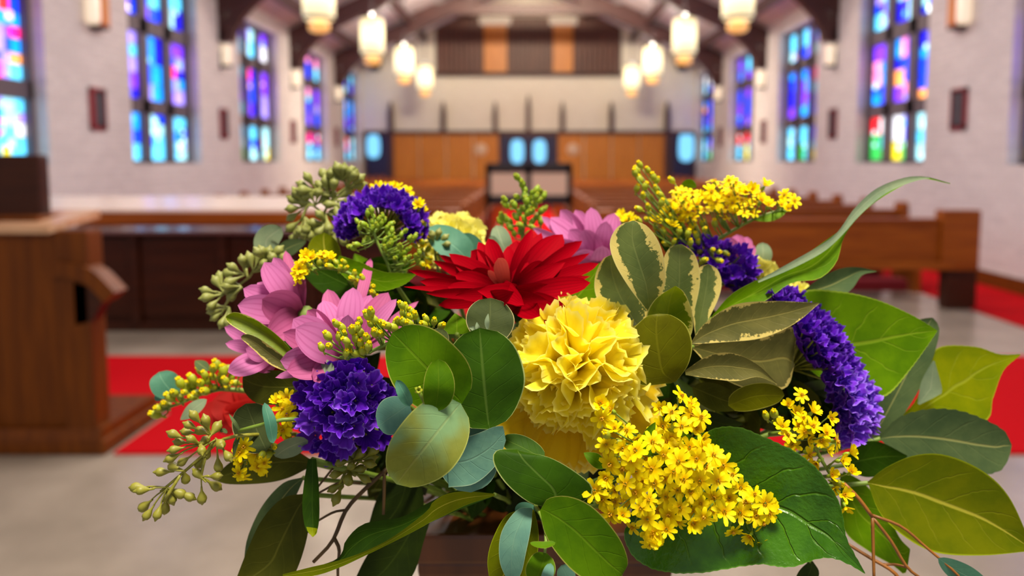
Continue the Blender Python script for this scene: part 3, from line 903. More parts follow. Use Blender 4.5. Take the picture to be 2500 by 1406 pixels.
FLOH = [floret_mesh(20 + i, o) for i, o in enumerate((.35, .25, .45))]
def bud_mesh(seed, mat, tipmat, tipfrac=0.3):
    r = random.Random(seed)
    v, f = ell(.5, .72, 0, 8, 6)
    parts = [(v, f, 0, None)]
    for k in range(7):
        az = 2 * math.pi * k / 7
        v, f, uv = ray(az, math.radians(70), .34, .7, .16, -.35, -.55)
        parts.append((v, f, 0, uv))
    for k in range(5):
        az = 2 * math.pi * k / 5 + .4
        v, f = ell(.15, .24, .62, 5, 3)
        parts.append(([(a + math.cos(az) * .2, b + math.sin(az) * .2, z) for a, b, z in v], f, 1, None))
    v, f = ell(.16, .5, -.85, 6, 3); parts.append((v, f, 0, None))
    V, Fc, MI, UV = merge(parts)
    return pymesh('bud', V, Fc, UV, mats=[mat, tipmat], mi=MI)
BUDY = bud_mesh(1, L_bud, M_yel); BUDG = bud_mesh(2, L_budgreen, L_bud)
def pod_mesh(mat):
    v, f = ell(.5, .62, .1, 8, 6, 0)
    prof = [(.09, -1.3), (.13, -.8), (.3, -.42), (.47, -.05), (.5, .22), (.42, .45), (.3, .52), (.26, .56), (.06, .86), (.01, .9)]
    m = lathe('seed_pod', prof, 8); m.materials.append(mat)
    return m
POD, PODP, PODD = pod_mesh(L_pod), pod_mesh(L_podpale), pod_mesh(L_poddark)
def ruffle_mesh(seed, mat, depth=0.9, lobes=5, nr=44):
    """a papery statice floret: a fluted funnel, rim one unit in radius, facing +z"""
    r = random.Random(seed)
    ph = [r.uniform(0, 6.28) for _ in range(4)]
    vs, uv, fs = [], [], []
    rings = (0.06, .28, .52, .76, .92, 1.0)
    for i, t in enumerate(rings):
        for k in range(nr):
            a = 2 * math.pi * k / nr
            amp = t ** 2
            rad = t * (0.86 + amp * (.16 * math.sin(lobes * a + ph[0]) + .08 * math.sin(11 * a + ph[1])))
            z = depth * (t ** 1.5 - 1) + amp * (.20 * math.sin(lobes * a + ph[2]) + .13 * math.sin(9 * a + ph[3]) + .09 * math.sin(17 * a + ph[0])) + (r.uniform(-.05, .05) if t == 1 else 0)
            if t == 1: rad += r.uniform(-.05, .05)
            vs.append((rad * math.cos(a), rad * math.sin(a), z)); uv.append((k / nr, t))
    for i in range(len(rings) - 1):
        for k in range(nr):
            k2 = (k + 1) % nr
            fs.append((i * nr + k, i * nr + k2, (i + 1) * nr + k2, (i + 1) * nr + k))
    return pymesh('floret', vs, fs, uv, mats=[mat])
RUF = [ruffle_mesh(i, M_purp, .9 + .1 * (i % 3), 4 + i % 3) for i in range(6)]
RUFL = [ruffle_mesh(30 + i, M_purpl, .9, 4 + i % 3) for i in range(4)]
def carn_petal(seed, mat, spread=0.75, ruff=0.16):
    """fan petal one unit long growing along +y, upper face +z, with a frilled edge"""
    r = random.Random(seed)
    nu, nv = 30, 10
    vs, uv, fs = [], [], []
    p1, p2, p3 = r.uniform(0, 6.28), r.uniform(0, 6.28), r.uniform(0, 6.28)
    k1 = r.uniform(2.6, 4.2)
    for i in range(nv + 1):
        t = i / nv
        for j in range(nu + 1):
            x = 2 * j / nu - 1
            w = spread * (0.12 + 0.88 * t ** 1.1)
            L = t * (1 - 0.20 * x * x * t + 0.05 * t * math.sin(5 * x + p3))
            if i == nv: L += (0.03 if j % 2 else -0.02) + r.uniform(-.02, .02)
            e = max(0.0, (t - .45) / .55)
            z = ruff * (t ** 1.8 * math.sin(k1 * x + p1) + 0.45 * e ** 2 * math.sin(9 * x + p2)) + 0.22 * t * t - 0.30 * e ** 2 * (0.6 + 0.4 * math.sin(2 * x + p2)) - 0.12 * x * x * t
            vs.append((w * x * (1 - .08 * e * math.sin(7 * x + p1)), L, z)); uv.append((j / nu, t))
    for i in range(nv):
        for j in range(nu):
            a = i * (nu + 1) + j
            fs.append((a, a + 1, a + nu + 2, a + nu + 1))
    return pymesh('petal', vs, fs, uv, mats=[mat])

def frame_from(z, twist=0.0):
    """rotation matrix whose +z is the given direction"""
    q = Vector(z).normalized().to_track_quat('Z', 'Y')
    return (q.to_matrix() @ Matrix.Rotation(twist, 3, 'Z')).to_4x4()
def put(name, me, root, pos, z, size, twist=None, sz=None):
    tw = random.uniform(0, 6.28) if twist is None else twist
    M = Matrix.Translation(Vector(pos) - root.location) @ frame_from(z, tw) @ Matrix.Diagonal((size, size, sz or size, 1))
    return link(name, me, root, None, M)

def dirpx(ax, ay, toward):
    """a direction given as image right, image up, toward the lens"""
    return (RGT * ax + UPV * ay - FWD * toward).normalized()

def goldenrod(label, florets, d, size=24, kind='open', stem=None, lean=(0, .4, .8), droot=None, twig=None, jd=0.012, group='goldenrod sprays in the bouquet'):
    """florets: (px, py[, kind]) list.  Each gets a short stalk back to the nearest twig point"""
    xs = sum(f[0] for f in florets) / len(florets); ys = sum(f[1] for f in florets) / len(florets)
    root = thing('goldenrod_spray', label, 'flower', P(xs, ys, d + .02), group)
    tw = [Vector(P(*t)) for t in twig]
    vs, fs = tube_data(tw, .0009, .0016, 6, 12)
    tws = catmull(tw, 16)
    for f in florets:
        kd = f[2] if len(f) > 2 else kind
        dd = d + random.uniform(-jd, jd) + (f[3] if len(f) > 3 else 0)
        p = P(f[0], f[1], dd)
        # grows outward from the twig
        near = min(tws[1:], key=lambda q: (q - p).length + .4 * max(0, (q - ORIGIN).length - (p - ORIGIN).length))
        out = (p - near)
        out = out.normalized() if out.length > 1e-4 else dirpx(*lean)
        z = (out * .55 + dirpx(*lean) * .7 + Vector((random.uniform(-.6, .6), random.uniform(-.4, .4), random.uniform(-.55, .6)))).normalized()
        s = size * d / F * random.uniform(.85, 1.15)
        if kd == 'open': put('floret', random.choice(FLO + FLOH[:1]), root, p, z, s)
        elif kd == 'half': put('floret', random.choice(FLOH), root, p, z, s * .95)
        elif kd == 'bud': put('bud', BUDY, root, p, z, s * .72)
        else: put('bud', BUDG, root, p, z, s * .72)
        b = p - z * s * .6
        tube_data([b, b.lerp(near, .5) - z * .002, near], .0004, .0006, 4, 4, vs, fs)
    vs = [v - root.location for v in vs]
    link('stem', pymesh('stem', vs, fs), root, L_stem)
    stem_to_origin(root, *twig[-1], r=.0015)
    return root
# ================================================================== pedestal and bowl
ped_c = P(1325, 1300, 0.645)
PX, PY = ped_c.x, ped_c.y
PZ = 1.088
M_ped = wood('pedestal_oak', srgb(104, 54, 16), srgb(78, 38, 10), 0.4, 2)
ped = thing('flower_stand', 'square brown wooden flower stand under the bouquet', 'stand', (PX, PY, 0))
h = .097
link('top_board', boxes('top_board', [(-h, h, -h, h, PZ - .022, PZ)], .003), ped, M_ped)
link('shaft', boxes('shaft', [(-h + .012, h - .012, -h + .012, h - .012, .05, PZ - .036)], .004), ped, M_ped)
link('moulding', boxes('moulding', [(-h + .006, h - .006, -h + .006, h - .006, PZ - .036, PZ - .022)], .004), ped, M_ped)
link('base', boxes('base', [(-.14, .14, -.14, .14, 0, .05)], .008), ped, M_ped)
bo = thing('flower_bowl', 'dark low bowl on the wooden stand, hidden under the leaves', 'bowl', (PX, PY, PZ))
link('bowl', lathe('bowl', [(.005, .004), (.055, .002), (.062, .012), (.074, .052), (.078, .056), (.074, .058), (.068, .05), (.05, .03), (.004, .028)], 32), bo, M_bowl)
link('foam', lathe('foam', [(.01, .03), (.06, .035), (.062, .06), (.045, .085), (.005, .09)], 20), bo, plain('florist_foam', srgb(38, 66, 40), 0.9))

# ================================================================== dark filler foliage deep inside
rf = random.Random(11)
def filler(label, px, py, d, n, spread, mats, size=(38, 60), ctr=None):
    root = thing('foliage_stem', label, 'foliage', P(px, py, d))
    for k in range(n):
        a = 2 * math.pi * (k + rf.random()) / n
        x = px + math.cos(a) * spread * rf.uniform(.35, 1) ; y = py + math.sin(a) * spread * .8 * rf.uniform(.3, 1)
        L = rf.uniform(1.8, 3.2) * size[0]
        a2 = a + rf.uniform(-.7, .7)
        b0 = (px + (x - px) * .4, py + (y - py) * .4, d + .02)
        leafM(root, rf.choice(mats), [b0, ((b0[0] + x) / 2 + 8, (b0[1] + y) / 2, d + .002), (x + math.cos(a2) * L * .6, y + math.sin(a2) * L * .6, d + rf.uniform(0, .03))], rf.uniform(*size), 'ovate', roll=rf.uniform(-40, 40), cup=.15, crease=.1)
    stem_to_origin(root, px, py, d + .01, .0016)
    return root
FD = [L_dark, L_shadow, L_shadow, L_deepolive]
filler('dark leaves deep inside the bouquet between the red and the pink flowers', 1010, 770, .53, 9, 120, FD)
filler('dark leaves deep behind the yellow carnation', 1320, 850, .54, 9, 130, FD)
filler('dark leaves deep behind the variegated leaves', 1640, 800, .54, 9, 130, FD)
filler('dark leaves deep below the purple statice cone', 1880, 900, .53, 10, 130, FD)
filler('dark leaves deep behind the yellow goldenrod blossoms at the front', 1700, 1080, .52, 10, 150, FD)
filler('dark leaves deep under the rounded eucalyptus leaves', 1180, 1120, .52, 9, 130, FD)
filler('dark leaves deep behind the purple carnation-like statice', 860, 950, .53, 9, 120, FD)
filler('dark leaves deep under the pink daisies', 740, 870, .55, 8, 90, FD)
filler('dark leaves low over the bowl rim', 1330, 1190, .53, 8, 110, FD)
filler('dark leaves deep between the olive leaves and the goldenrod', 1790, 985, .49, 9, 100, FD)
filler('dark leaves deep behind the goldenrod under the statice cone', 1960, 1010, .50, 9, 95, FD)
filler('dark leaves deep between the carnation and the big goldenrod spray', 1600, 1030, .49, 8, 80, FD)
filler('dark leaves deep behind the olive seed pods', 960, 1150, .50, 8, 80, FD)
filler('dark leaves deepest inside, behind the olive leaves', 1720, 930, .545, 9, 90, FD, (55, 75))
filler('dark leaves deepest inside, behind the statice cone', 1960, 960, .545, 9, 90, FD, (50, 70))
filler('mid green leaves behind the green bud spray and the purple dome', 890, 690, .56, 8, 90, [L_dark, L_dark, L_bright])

# ================================================================== eucalyptus: front cluster
e1 = thing('eucalyptus_sprig', 'rounded eucalyptus leaves, green over blue-grey, beside the yellow carnation', 'foliage', P(1060, 980, .40))
leafM(e1, L_eucd, [(1195, 1048, .402), (1183, 920, .398), (1172, 800, .402)], 102, 'round', roll=14, cup=.10, wave=.03, wk=2.5, nv=20, nu=10)
leafM(e1, L_euc, [(1128, 985, .388), (1045, 905, .384), (957, 812, .392)], 90, 'oval', roll=-16, cup=.12, wave=.03, nv=20, nu=10)
leafM(e1, L_eucgrey, [(1190, 838, .414), (1197, 780, .418), (1198, 727, .424)], 60, 'round', roll=10, cup=.1, wave=.05)
leafM(e1, L_eucb, [(1075, 1055, .41), (1135, 1110, .404), (1150, 1202, .404)], 78, 'oval', roll=8, wave=.07, wk=2.2, nv=22, nu=10, wph=1.0)
leafO(e1, L_eucb, [(1090, 1080), (1160, 1060), (1205, 1042), (1228, 1040)], [(1095, 1190), (1160, 1180), (1215, 1130), (1235, 1075)], .402, .4, cup=.1, nv=18)
leafM(e1, L_eucb, [(1000, 985, .404), (955, 1015, .402), (922, 1040, .404)], 46, 'round', roll=20, cup=.1)
leafM(e1, L_eucg, [(1125, 985, .385), (1048, 1083, .372), (968, 1182, .378)], 84, 'oval', roll=-14, cup=.12, wave=.02, nv=22, nu=10)
leafM(e1, L_euc, [(1063, 1005, .379), (1072, 945, .374), (1070, 876, .378)], 39, 'oval', roll=12, cup=.18, nv=18)
leafM(e1, L_teal, [(1000, 992, .379), (985, 960, .376), (968, 928, .378)], 16, 'oval', roll=-20, cup=.3)
leafM(e1, L_eucgrey, [(1062, 850, .408), (1072, 825, .408), (1082, 803, .41)], 24, 'round', cup=.1)
leafM(e1, L_sagepale, [(1190, 805, .405), (1189, 785, .404), (1192, 765, .405)], 6, 'lance', cup=.3)
leafM(e1, L_sagepale, [(1172, 812, .405), (1166, 800, .404), (1164, 786, .405)], 6, 'lance', cup=.3)
leafM(e1, L_sagepale, [(1165, 812, .405), (1156, 802, .404), (1145, 800, .405)], 6, 'lance', cup=.3)
for a in range(5):
    an = a * 1.26
    leafM(e1, L_bud, [(1022, 952, .373), (1022 + 6 * math.cos(an), 952 + 6 * math.sin(an), .371), (1022 + 12 * math.cos(an), 952 + 11 * math.sin(an), .373)], 4, 'lance', nv=5, nu=2, name='leaf_tip')
tube('stem', [P(1022, 955, .374), P(1045, 990, .382), P(1090, 1010, .40), P(1130, 1060, .44)], .0009, .0014, e1, L_stem)
stem_to_origin(e1, 1130, 1060, .44, .0016)

e2 = thing('eucalyptus_sprig', 'broad green eucalyptus leaves hanging over the front of the wooden stand', 'foliage', P(1340, 1270, .40), None)
leafO(e2, L_eucd, [(1345, 1240), (1290, 1225), (1235, 1180), (1205, 1130), (1212, 1100), (1262, 1096)], [(1345, 1240), (1420, 1225), (1447, 1200), (1430, 1170), (1350, 1120), (1266, 1100)], .392, .398, cup=.06, dm=-.006, nv=24, nu=10)
leafO(e2, L_euc, [(1322, 1240), (1340, 1216), (1390, 1212), (1450, 1240), (1510, 1310), (1533, 1370), (1520, 1402)], [(1318, 1246), (1330, 1300), (1355, 1345), (1400, 1395), (1450, 1425), (1495, 1425), (1520, 1404)], .384, .376, cup=.09, dm=-.006, nv=24, nu=10)
leafO(e2, L_olive, [(1300, 1243), (1240, 1255), (1205, 1310), (1190, 1370), (1200, 1440)], [(1305, 1246), (1315, 1300), (1310, 1360), (1280, 1420), (1215, 1442)], .402, .396, cup=.08, dm=-.004)
leafO(e2, L_eucb, [(1297, 1240), (1262, 1245), (1224, 1300), (1220, 1370), (1245, 1430)], [(1300, 1242), (1296, 1290), (1284, 1350), (1272, 1400), (1250, 1432)], .396, .39, cup=.14, dm=-.006)
leafM(e2, L_euc, [(1356, 1324, .374), (1326, 1330, .372), (1294, 1325, .374)], 10, 'oval', roll=40, cup=.1)
leafM(e2, L_euc, [(1335, 1350, .376), (1322, 1385, .372), (1305, 1425, .376)], 36, 'oval', roll=-10, cup=.15)
leafM(e2, L_eucb, [(1345, 1375, .373), (1338, 1400, .371), (1328, 1430, .374)], 14, 'oval', cup=.1)
leafM(e2, L_eucb, [(1370, 1380, .39), (1382, 1402, .39), (1390, 1430, .39)], 22, 'oval', cup=.1)
leafM(e2, L_eucd, [(1330, 1120, .41), (1275, 1090, .412), (1225, 1068, .416)], 30, 'oval', roll=30, cup=.1)
leafM(e2, L_teal, [(1310, 1245, .404), (1275, 1238, .404), (1258, 1250, .404)], 12, 'oval')
tube('stem', [P(1330, 1350, .375), P(1333, 1305, .38), P(1322, 1260, .388), P(1310, 1240, .40), P(1305, 1220, .43)], .0008, .0014, e2, L_stem)
stem_to_origin(e2, 1305, 1220, .43, .0016)

e3 = thing('eucalyptus_sprig', 'grey-green eucalyptus twig with round leaves, left of the large purple statice', 'foliage', P(630, 1040, .43))
leafM(e3, L_eucgrey, [(650, 1100, .432), (622, 1040, .438), (600, 985, .436)], 53, 'round', roll=-16, cup=.1, wave=.04, nv=18, nu=8)
leafM(e3, L_teal, [(668, 1082, .420), (660, 1030, .418), (646, 983, .422)], 17, 'oval', roll=35, cup=.2)
leafM(e3, L_grey, [(586, 1052, .427), (572, 1030, .424), (559, 1010, .426)], 5, 'lance', roll=30)
leafM(e3, L_grey, [(586, 1058, .43), (575, 1085, .43), (570, 1115, .43)], 7, 'lance', roll=30)
leafM(e3, L_sagepale, [(672, 1115, .45), (705, 1095, .448), (752, 1075, .45)], 28, 'oval', roll=35, cup=.15)
leafM(e3, L_grey, [(555, 1057, .43), (545, 1050, .43), (538, 1055, .43)], 5, 'round')
tube('stem', [P(583, 1052, .428), P(650, 1034, .427), P(722, 1022, .43), P(800, 1040, .47)], .0011, .0014, e3, L_stem)
stem_to_origin(e3, 800, 1040, .47, .0016)

e4 = thing('eucalyptus_sprig', 'small blue-green eucalyptus leaf standing out over the red carpet', 'foliage', P(420, 940, .52))
leafM(e4, L_teal, [(428, 968, .52), (398, 930, .518), (388, 908, .52)], 34, 'round', roll=-10, cup=.1)
leafM(e4, L_teal, [(432, 955, .52), (400, 958, .522), (376, 972, .524)], 20, 'oval', roll=40, cup=.1)
leafM(e4, L_grey, [(510, 905, .52), (490, 890, .52), (476, 880, .522)], 14, 'lance', roll=20)
leafM(e4, L_sagepale, [(505, 975, .50), (470, 1000, .498), (440, 1025, .50)], 17, 'lance', roll=20)
tube('stem', [P(425, 960, .52), P(520, 950, .53), P(640, 960, .55)], .001, .0014, e4, L_stem)
stem_to_origin(e4, 640, 960, .55, .0016)

e5 = thing('eucalyptus_sprig', 'soft grey-green eucalyptus leaves above the pink flower by the dark desk', 'foliage', P(690, 600, .54))
leafM(e5, L_sagepale, [(655, 628, .54), (652, 585, .538), (688, 556, .54)], 30, 'oval', roll=10, cup=.1)
leafM(e5, L_grey, [(672, 628, .54), (705, 605, .542), (748, 588, .545)], 20, 'lance', roll=10, cup=.1)
tube('stem', [P(660, 615, .54), P(668, 660, .55), P(720, 740, .57)], .001, .0014, e5, L_stem)
stem_to_origin(e5, 720, 740, .57, .0015)

e6 = thing('eucalyptus_sprig', 'teal broad leaves behind the red flower, below the pale yellow carnation', 'foliage', P(1110, 610, .53))
leafM(e6, L_teal, [(1160, 650, .53), (1110, 600, .525), (1045, 555, .535)], 40, 'oval', roll=20, cup=.1)
leafM(e6, L_teal, [(1180, 660, .53), (1150, 615, .53), (1120, 575, .535)], 38, 'oval', roll=-20, cup=.1)
leafM(e6, L_sagepale, [(1238, 620, .53), (1225, 590, .53), (1212, 550, .535)], 24, 'oval', cup=.1)
leafM(e6, L_sagepale, [(1215, 630, .53), (1208, 605, .53), (1200, 575, .53)], 15, 'oval', cup=.1)
leafM(e6, L_sagepale, [(1862, 650, .56), (1864, 620, .558), (1862, 592, .56)], 22, 'round', roll=20, cup=.1)
stem_to_origin(e6, 1170, 655, .535, .0016)

# ================================================================== variegated pittosporum
p1 = thing('pittosporum_sprig', 'rosette of cream-edged variegated leaves between the red flower and the purple statice', 'foliage', P(1650, 760, .45))
leafO(p1, L_var, [(1580, 760), (1535, 700), (1500, 640), (1489, 590), (1510, 552), (1545, 538)], [(1592, 760), (1622, 700), (1622, 640), (1608, 590), (1580, 552), (1548, 538)], .448, .440, cup=.16, dm=-.008, crease=.12, nv=26, nu=12)
leafO(p1, L_var, [(1570, 830), (1500, 790), (1458, 730), (1452, 680), (1470, 635), (1492, 622)], [(1588, 825), (1590, 760), (1560, 690), (1520, 640), (1496, 622)], .447, .450, cup=.14, dm=.006, crease=.1, nv=26, nu=12)
leafO(p1, L_var, [(1622, 780), (1612, 720), (1618, 640), (1635, 605), (1660, 596)], [(1690, 780), (1708, 700), (1706, 650), (1692, 615), (1664, 596)], .462, .458, cup=.1, crease=.12, nv=24, nu=10)
leafO(p1, L_var, [(1700, 835), (1692, 770), (1692, 700), (1706, 655), (1728, 645)], [(1704, 836), (1732, 775), (1754, 728), (1762, 690), (1752, 658), (1732, 645)], .470, .475, cup=.12, crease=.1, nv=20, nu=8)
leafO(p1, L_vargreen, [(1640, 872), (1592, 824), (1577, 776), (1600, 730), (1648, 698)], [(1646, 873), (1688, 815), (1689, 760), (1671, 715), (1650, 698)], .449, .438, cup=.2, crease=.16, dm=.0, nv=22, nu=10)
leafO(p1, L_varround, [(1640, 935), (1560, 938), (1530, 880), (1535, 820), (1575, 775), (1605, 766)], [(1650, 932), (1680, 890), (1690, 840), (1675, 795), (1640, 770), (1608, 766)], .440, .436, cup=.08, crease=.06, dm=-.006, nv=24, nu=10)
leafO(p1, L_varolive, [(1686, 838), (1720, 790), (1790, 745), (1880, 735), (2000, 739)], [(1690, 840), (1770, 835), (1860, 825), (1940, 790), (2000, 741)], .450, .458, cup=.12, crease=.14, nv=26, nu=10)
leafO(p1, L_varolive, [(1690, 845), (1780, 820), (1880, 815), (1940, 800), (1938, 880)], [(1690, 850), (1760, 920), (1850, 955), (1920, 945), (1940, 890)], .470, .478, cup=.1, crease=.1, nv=24, nu=10)
leafO(p1, L_varolive, [(1672, 905), (1730, 868), (1790, 862), (1850, 890), (1896, 935)], [(1674, 915), (1740, 925), (1800, 930), (1850, 920), (1896, 937)], .445, .440, cup=.16, crease=.12, dm=-.004, nv=24, nu=10)
leafM(p1, L_deepolive, [(1690, 945, .47), (1760, 975, .468), (1830, 995, .47)], 34, 'ovate', roll=20, cup=.1)
leafM(p1, L_varround, [(1778, 990, .462), (1845, 968, .458), (1915, 965, .462)], 34, 'oval', roll=25, cup=.12)
leafM(p1, L_shadow, [(1700, 1010, .47), (1760, 1035, .468), (1815, 1035, .47)], 26, 'ovate', roll=30, cup=.1)
tube('stem', [P(1690, 845, .45), P(1660, 880, .48), P(1600, 950, .53)], .0014, .0018, p1, L_stem)
stem_to_origin(p1, 1600, 950, .53, .0018)

p2 = thing('pittosporum_sprig', 'two narrow folded cream-tipped leaves crossing between the pink daisies', 'foliage', P(650, 850, .445))
leafO(p2, L_vargreen, [(735, 890), (690, 830), (625, 780), (575, 762), (552, 772)], [(728, 898), (660, 850), (600, 815), (560, 790), (551, 775)], .445, .44, cup=.35, crease=.3, nv=22)
leafO(p2, L_varolive, [(725, 900), (680, 860), (630, 825), (600, 815), (588, 822)], [(720, 915), (660, 890), (615, 850), (590, 828)], .441, .436, cup=.2, crease=.2, nv=20)
stem_to_origin(p2, 735, 895, .448, .0016)
p3 = thing('pittosporum_sprig', 'narrow dark green leaf with a yellow tip hanging straight down below the purple statice', 'foliage', P(758, 1220, .43))
leafO(p3, L_dark, [(752, 1120), (742, 1180), (738, 1240), (746, 1290), (762, 1309)], [(772, 1120), (778, 1180), (780, 1250), (776, 1290), (766, 1309)], .435, .425, cup=.3, crease=.25, nv=20)
leafO(p3, L_lime, [(748, 1286), (752, 1298), (762, 1310)], [(775, 1290), (773, 1302), (764, 1311)], .4262, .4245, cup=.3, nv=8, name='leaf_tip')
stem_to_origin(p3, 762, 1122, .437, .0016)

# ================================================================== salal and lemon leaves (one stem each)
def leafstem(label, mat, left, right, d0, d1, pet=None, **kw):
    b = ((left[0][0] + right[0][0]) / 2, (left[0][1] + right[0][1]) / 2)
    root = thing('salal_leaf', label, 'leaf', P(b[0], b[1], d0))
    leafO(root, mat, left, right, d0, d1, **kw)
    stem_to_origin(root, b[0], b[1], d0, .0014)
    return root
r = leafstem('long twisted green leaf curling up and out towards the white wall', L_bright,
    [(1735, 775), (1790, 715), (1880, 668), (1960, 625), (2025, 580), (2068, 548), (2110, 490), (2170, 450), (2245, 430), (2320, 447)],
    [(1742, 780), (1850, 745), (1930, 692), (2000, 680), (2042, 640), (2060, 580), (2098, 528), (2160, 478), (2245, 438), (2320, 449)], .47, .50, cup=.2, crease=.1, nv=36, nu=8)
leafO(r, L_sagepale, [(1850, 685), (1930, 640), (2000, 600), (2045, 566), (2085, 510), (2140, 460), (2215, 432), (2270, 432)], [(1852, 690), (1935, 655), (2010, 615), (2058, 572), (2100, 525), (2160, 474), (2225, 445), (2270, 435)], .474, .493, cup=.2, nv=30, nu=4, name='folded_edge')
leafstem('soft grey-green leaf in front of the dark space under the pew', L_grey,
    [(1955, 715), (2000, 680), (2050, 656), (2095, 652), (2140, 661)], [(1965, 725), (2040, 728), (2080, 705), (2105, 672), (2140, 663)], .525, .54, cup=.2, crease=.25, dm=-.004)
leafstem('large flat light green leaf behind the purple statice cone', L_bright,
    [(1950, 880), (1935, 790), (1958, 714), (2050, 711), (2140, 731), (2225, 768), (2288, 806)], [(1952, 885), (2030, 940), (2110, 975), (2168, 962), (2222, 905), (2262, 848), (2288, 809)], .50, .495, cup=.05, crease=.05, wave=.03, serr=.0006, teeth=36, nv=72, nu=10)
leafstem('grey-green leaf showing behind the large light green leaf', L_grey,
    [(2120, 1070), (2140, 990), (2180, 900), (2235, 790), (2275, 775)], [(2140, 1075), (2200, 1020), (2255, 930), (2285, 850), (2293, 800), (2278, 776)], .53, .53, cup=.1, crease=.1)
r = leafstem('yellow-green leaf with a folded corner against the red carpet', L_lime,
    [(2150, 1050), (2230, 985), (2262, 900), (2292, 848), (2380, 846), (2440, 864), (2491, 864)], [(2160, 1060), (2250, 1030), (2400, 1030), (2425, 970), (2450, 905), (2491, 867)], .535, .53, cup=.08, dm=.0, serr=.0004, teeth=30, nv=60, nu=10)
leafO(r, L_sagepale, [(2240, 985), (2250, 930), (2278, 880)], [(2245, 988), (2290, 965), (2300, 950), (2282, 882)], .527, .524, cup=.1, nv=12, name='folded_corner')
leafstem('dark grey-green leaf with a nibbled tip pointing at the red carpet', L_grey,
    [(2148, 1068), (2190, 1022), (2255, 1000), (2330, 1000), (2395, 1020), (2450, 1050), (2470, 1085)], [(2150, 1074), (2200, 1115), (2300, 1148), (2380, 1160), (2440, 1150), (2462, 1120), (2470, 1090)], .505, .51, cup=.08, crease=.08, serr=.0009, teeth=14, nv=56, nu=10)
leafstem('largest olive-green leaf with a pale midrib, lowest on the pew side', L_olive,
    [(2118, 1176), (2165, 1140), (2235, 1111), (2310, 1111), (2400, 1150), (2465, 1215), (2520, 1335)], [(2120, 1182), (2150, 1255), (2215, 1315), (2290, 1350), (2400, 1356), (2520, 1345)], .475, .47, cup=.08, crease=.12, dm=-.004, nv=30, nu=12)
leafstem('dark green leaf tucked between the purple statice cone and the olive leaf', L_dark,
    [(2060, 1120), (2090, 1085), (2145, 1078), (2215, 1112)], [(2070, 1150), (2120, 1165), (2170, 1150), (2215, 1115)], .51, .50, cup=.1)
leafstem('bright green leaf hanging behind the red-brown twigs', L_bright,
    [(2060, 1150), (2110, 1180), (2160, 1240), (2195, 1310), (2222, 1340)], [(2050, 1170), (2060, 1290), (2120, 1345), (2180, 1380), (2210, 1400), (2222, 1345)], .50, .49, cup=.1, crease=.1, nv=26, nu=10)
leafstem('large glossy serrated dark green leaf lowest at the front, under the goldenrod', L_gloss,
    [(1590, 1230), (1640, 1110), (1770, 1040), (1890, 1078), (1985, 1135), (2048, 1225), (2068, 1315), (2112, 1398)], [(1545, 1240), (1525, 1320), (1580, 1384), (1720, 1398), (1850, 1377), (1930, 1384), (2010, 1362), (2065, 1374), (2112, 1401)], .425, .382, cup=.1, crease=.14, wave=.04, wk=3, serr=.0007, teeth=34, nv=80, nu=14)
leafstem('large dark olive leaf hanging below the statice over the pale floor', L_deepolive,
    [(748, 1204), (690, 1216), (640, 1268), (605, 1340), (570, 1430)], [(756, 1210), (752, 1300), (725, 1390), (690, 1440), (575, 1440)], .46, .45, cup=.14, crease=.16, nv=24, nu=10)
leafstem('lighter olive leaf half hidden behind the large dark olive leaf', L_grey,
    [(738, 1165), (690, 1180), (640, 1235), (605, 1310), (595, 1370)], [(742, 1168), (720, 1215), (680, 1280), (630, 1340), (598, 1372)], .475, .47, cup=.1)
leafstem('flat olive leaf lying under the small yellow florets', L_deepolive,
    [(756, 1120), (700, 1090), (620, 1095), (560, 1130), (520, 1168)], [(758, 1140), (700, 1168), (640, 1180), (560, 1182), (520, 1171)], .475, .48, cup=.08, crease=.1)
r = leafstem('long folded leaf sweeping down from the blue-green eucalyptus to the floor side', L_dark,
    [(1208, 1206), (1120, 1196), (1050, 1225), (980, 1262), (890, 1278), (845, 1318), (820, 1366), (690, 1402)], [(1208, 1210), (1120, 1245), (1030, 1285), (940, 1330), (880, 1360), (820, 1386), (690, 1408)], .445, .42, cup=.2, crease=.12, nv=34, nu=8)
leafO(r, L_olive, [(1208, 1205), (1130, 1200), (1085, 1208), (1055, 1228), (1040, 1250), (960, 1310), (890, 1346), (820, 1370), (760, 1384), (690, 1402)], [(1208, 1210), (1140, 1232), (1090, 1256), (1050, 1275), (1020, 1292), (950, 1328), (880, 1362), (830, 1385), (770, 1405), (690, 1412)], .436, .416, cup=.1, nv=34, nu=4, name='folded_edge')
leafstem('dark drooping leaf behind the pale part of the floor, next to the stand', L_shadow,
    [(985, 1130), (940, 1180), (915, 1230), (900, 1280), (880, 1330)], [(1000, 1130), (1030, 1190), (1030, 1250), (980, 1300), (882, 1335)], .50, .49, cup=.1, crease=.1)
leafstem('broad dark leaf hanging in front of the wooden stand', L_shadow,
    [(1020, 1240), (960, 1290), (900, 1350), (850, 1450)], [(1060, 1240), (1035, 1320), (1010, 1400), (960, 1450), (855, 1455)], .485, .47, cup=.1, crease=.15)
leafstem('serrated green leaf with a bright rim between the green buds and the red petals', L_bright,
    [(828, 624), (880, 640), (930, 662), (970, 666), (1016, 668)], [(815, 650), (860, 690), (930, 710), (985, 695), (1016, 671)], .49, .48, cup=.12, serr=.0005, teeth=22, nv=48)
leafstem('rounded green leaf behind the brownish goldenrod tip', L_olive,
    [(770, 650), (752, 610), (765, 580), (790, 568)], [(835, 640), (828, 600), (812, 578), (793, 568)], .525, .53, cup=.1, crease=.1)
leafstem('broad dark green leaf under the brownish goldenrod tip', L_dark,
    [(900, 740), (840, 735), (780, 710), (735, 660), (745, 640)], [(900, 720), (880, 670), (830, 640), (780, 632), (748, 638)], .50, .505, cup=.1, crease=.1)
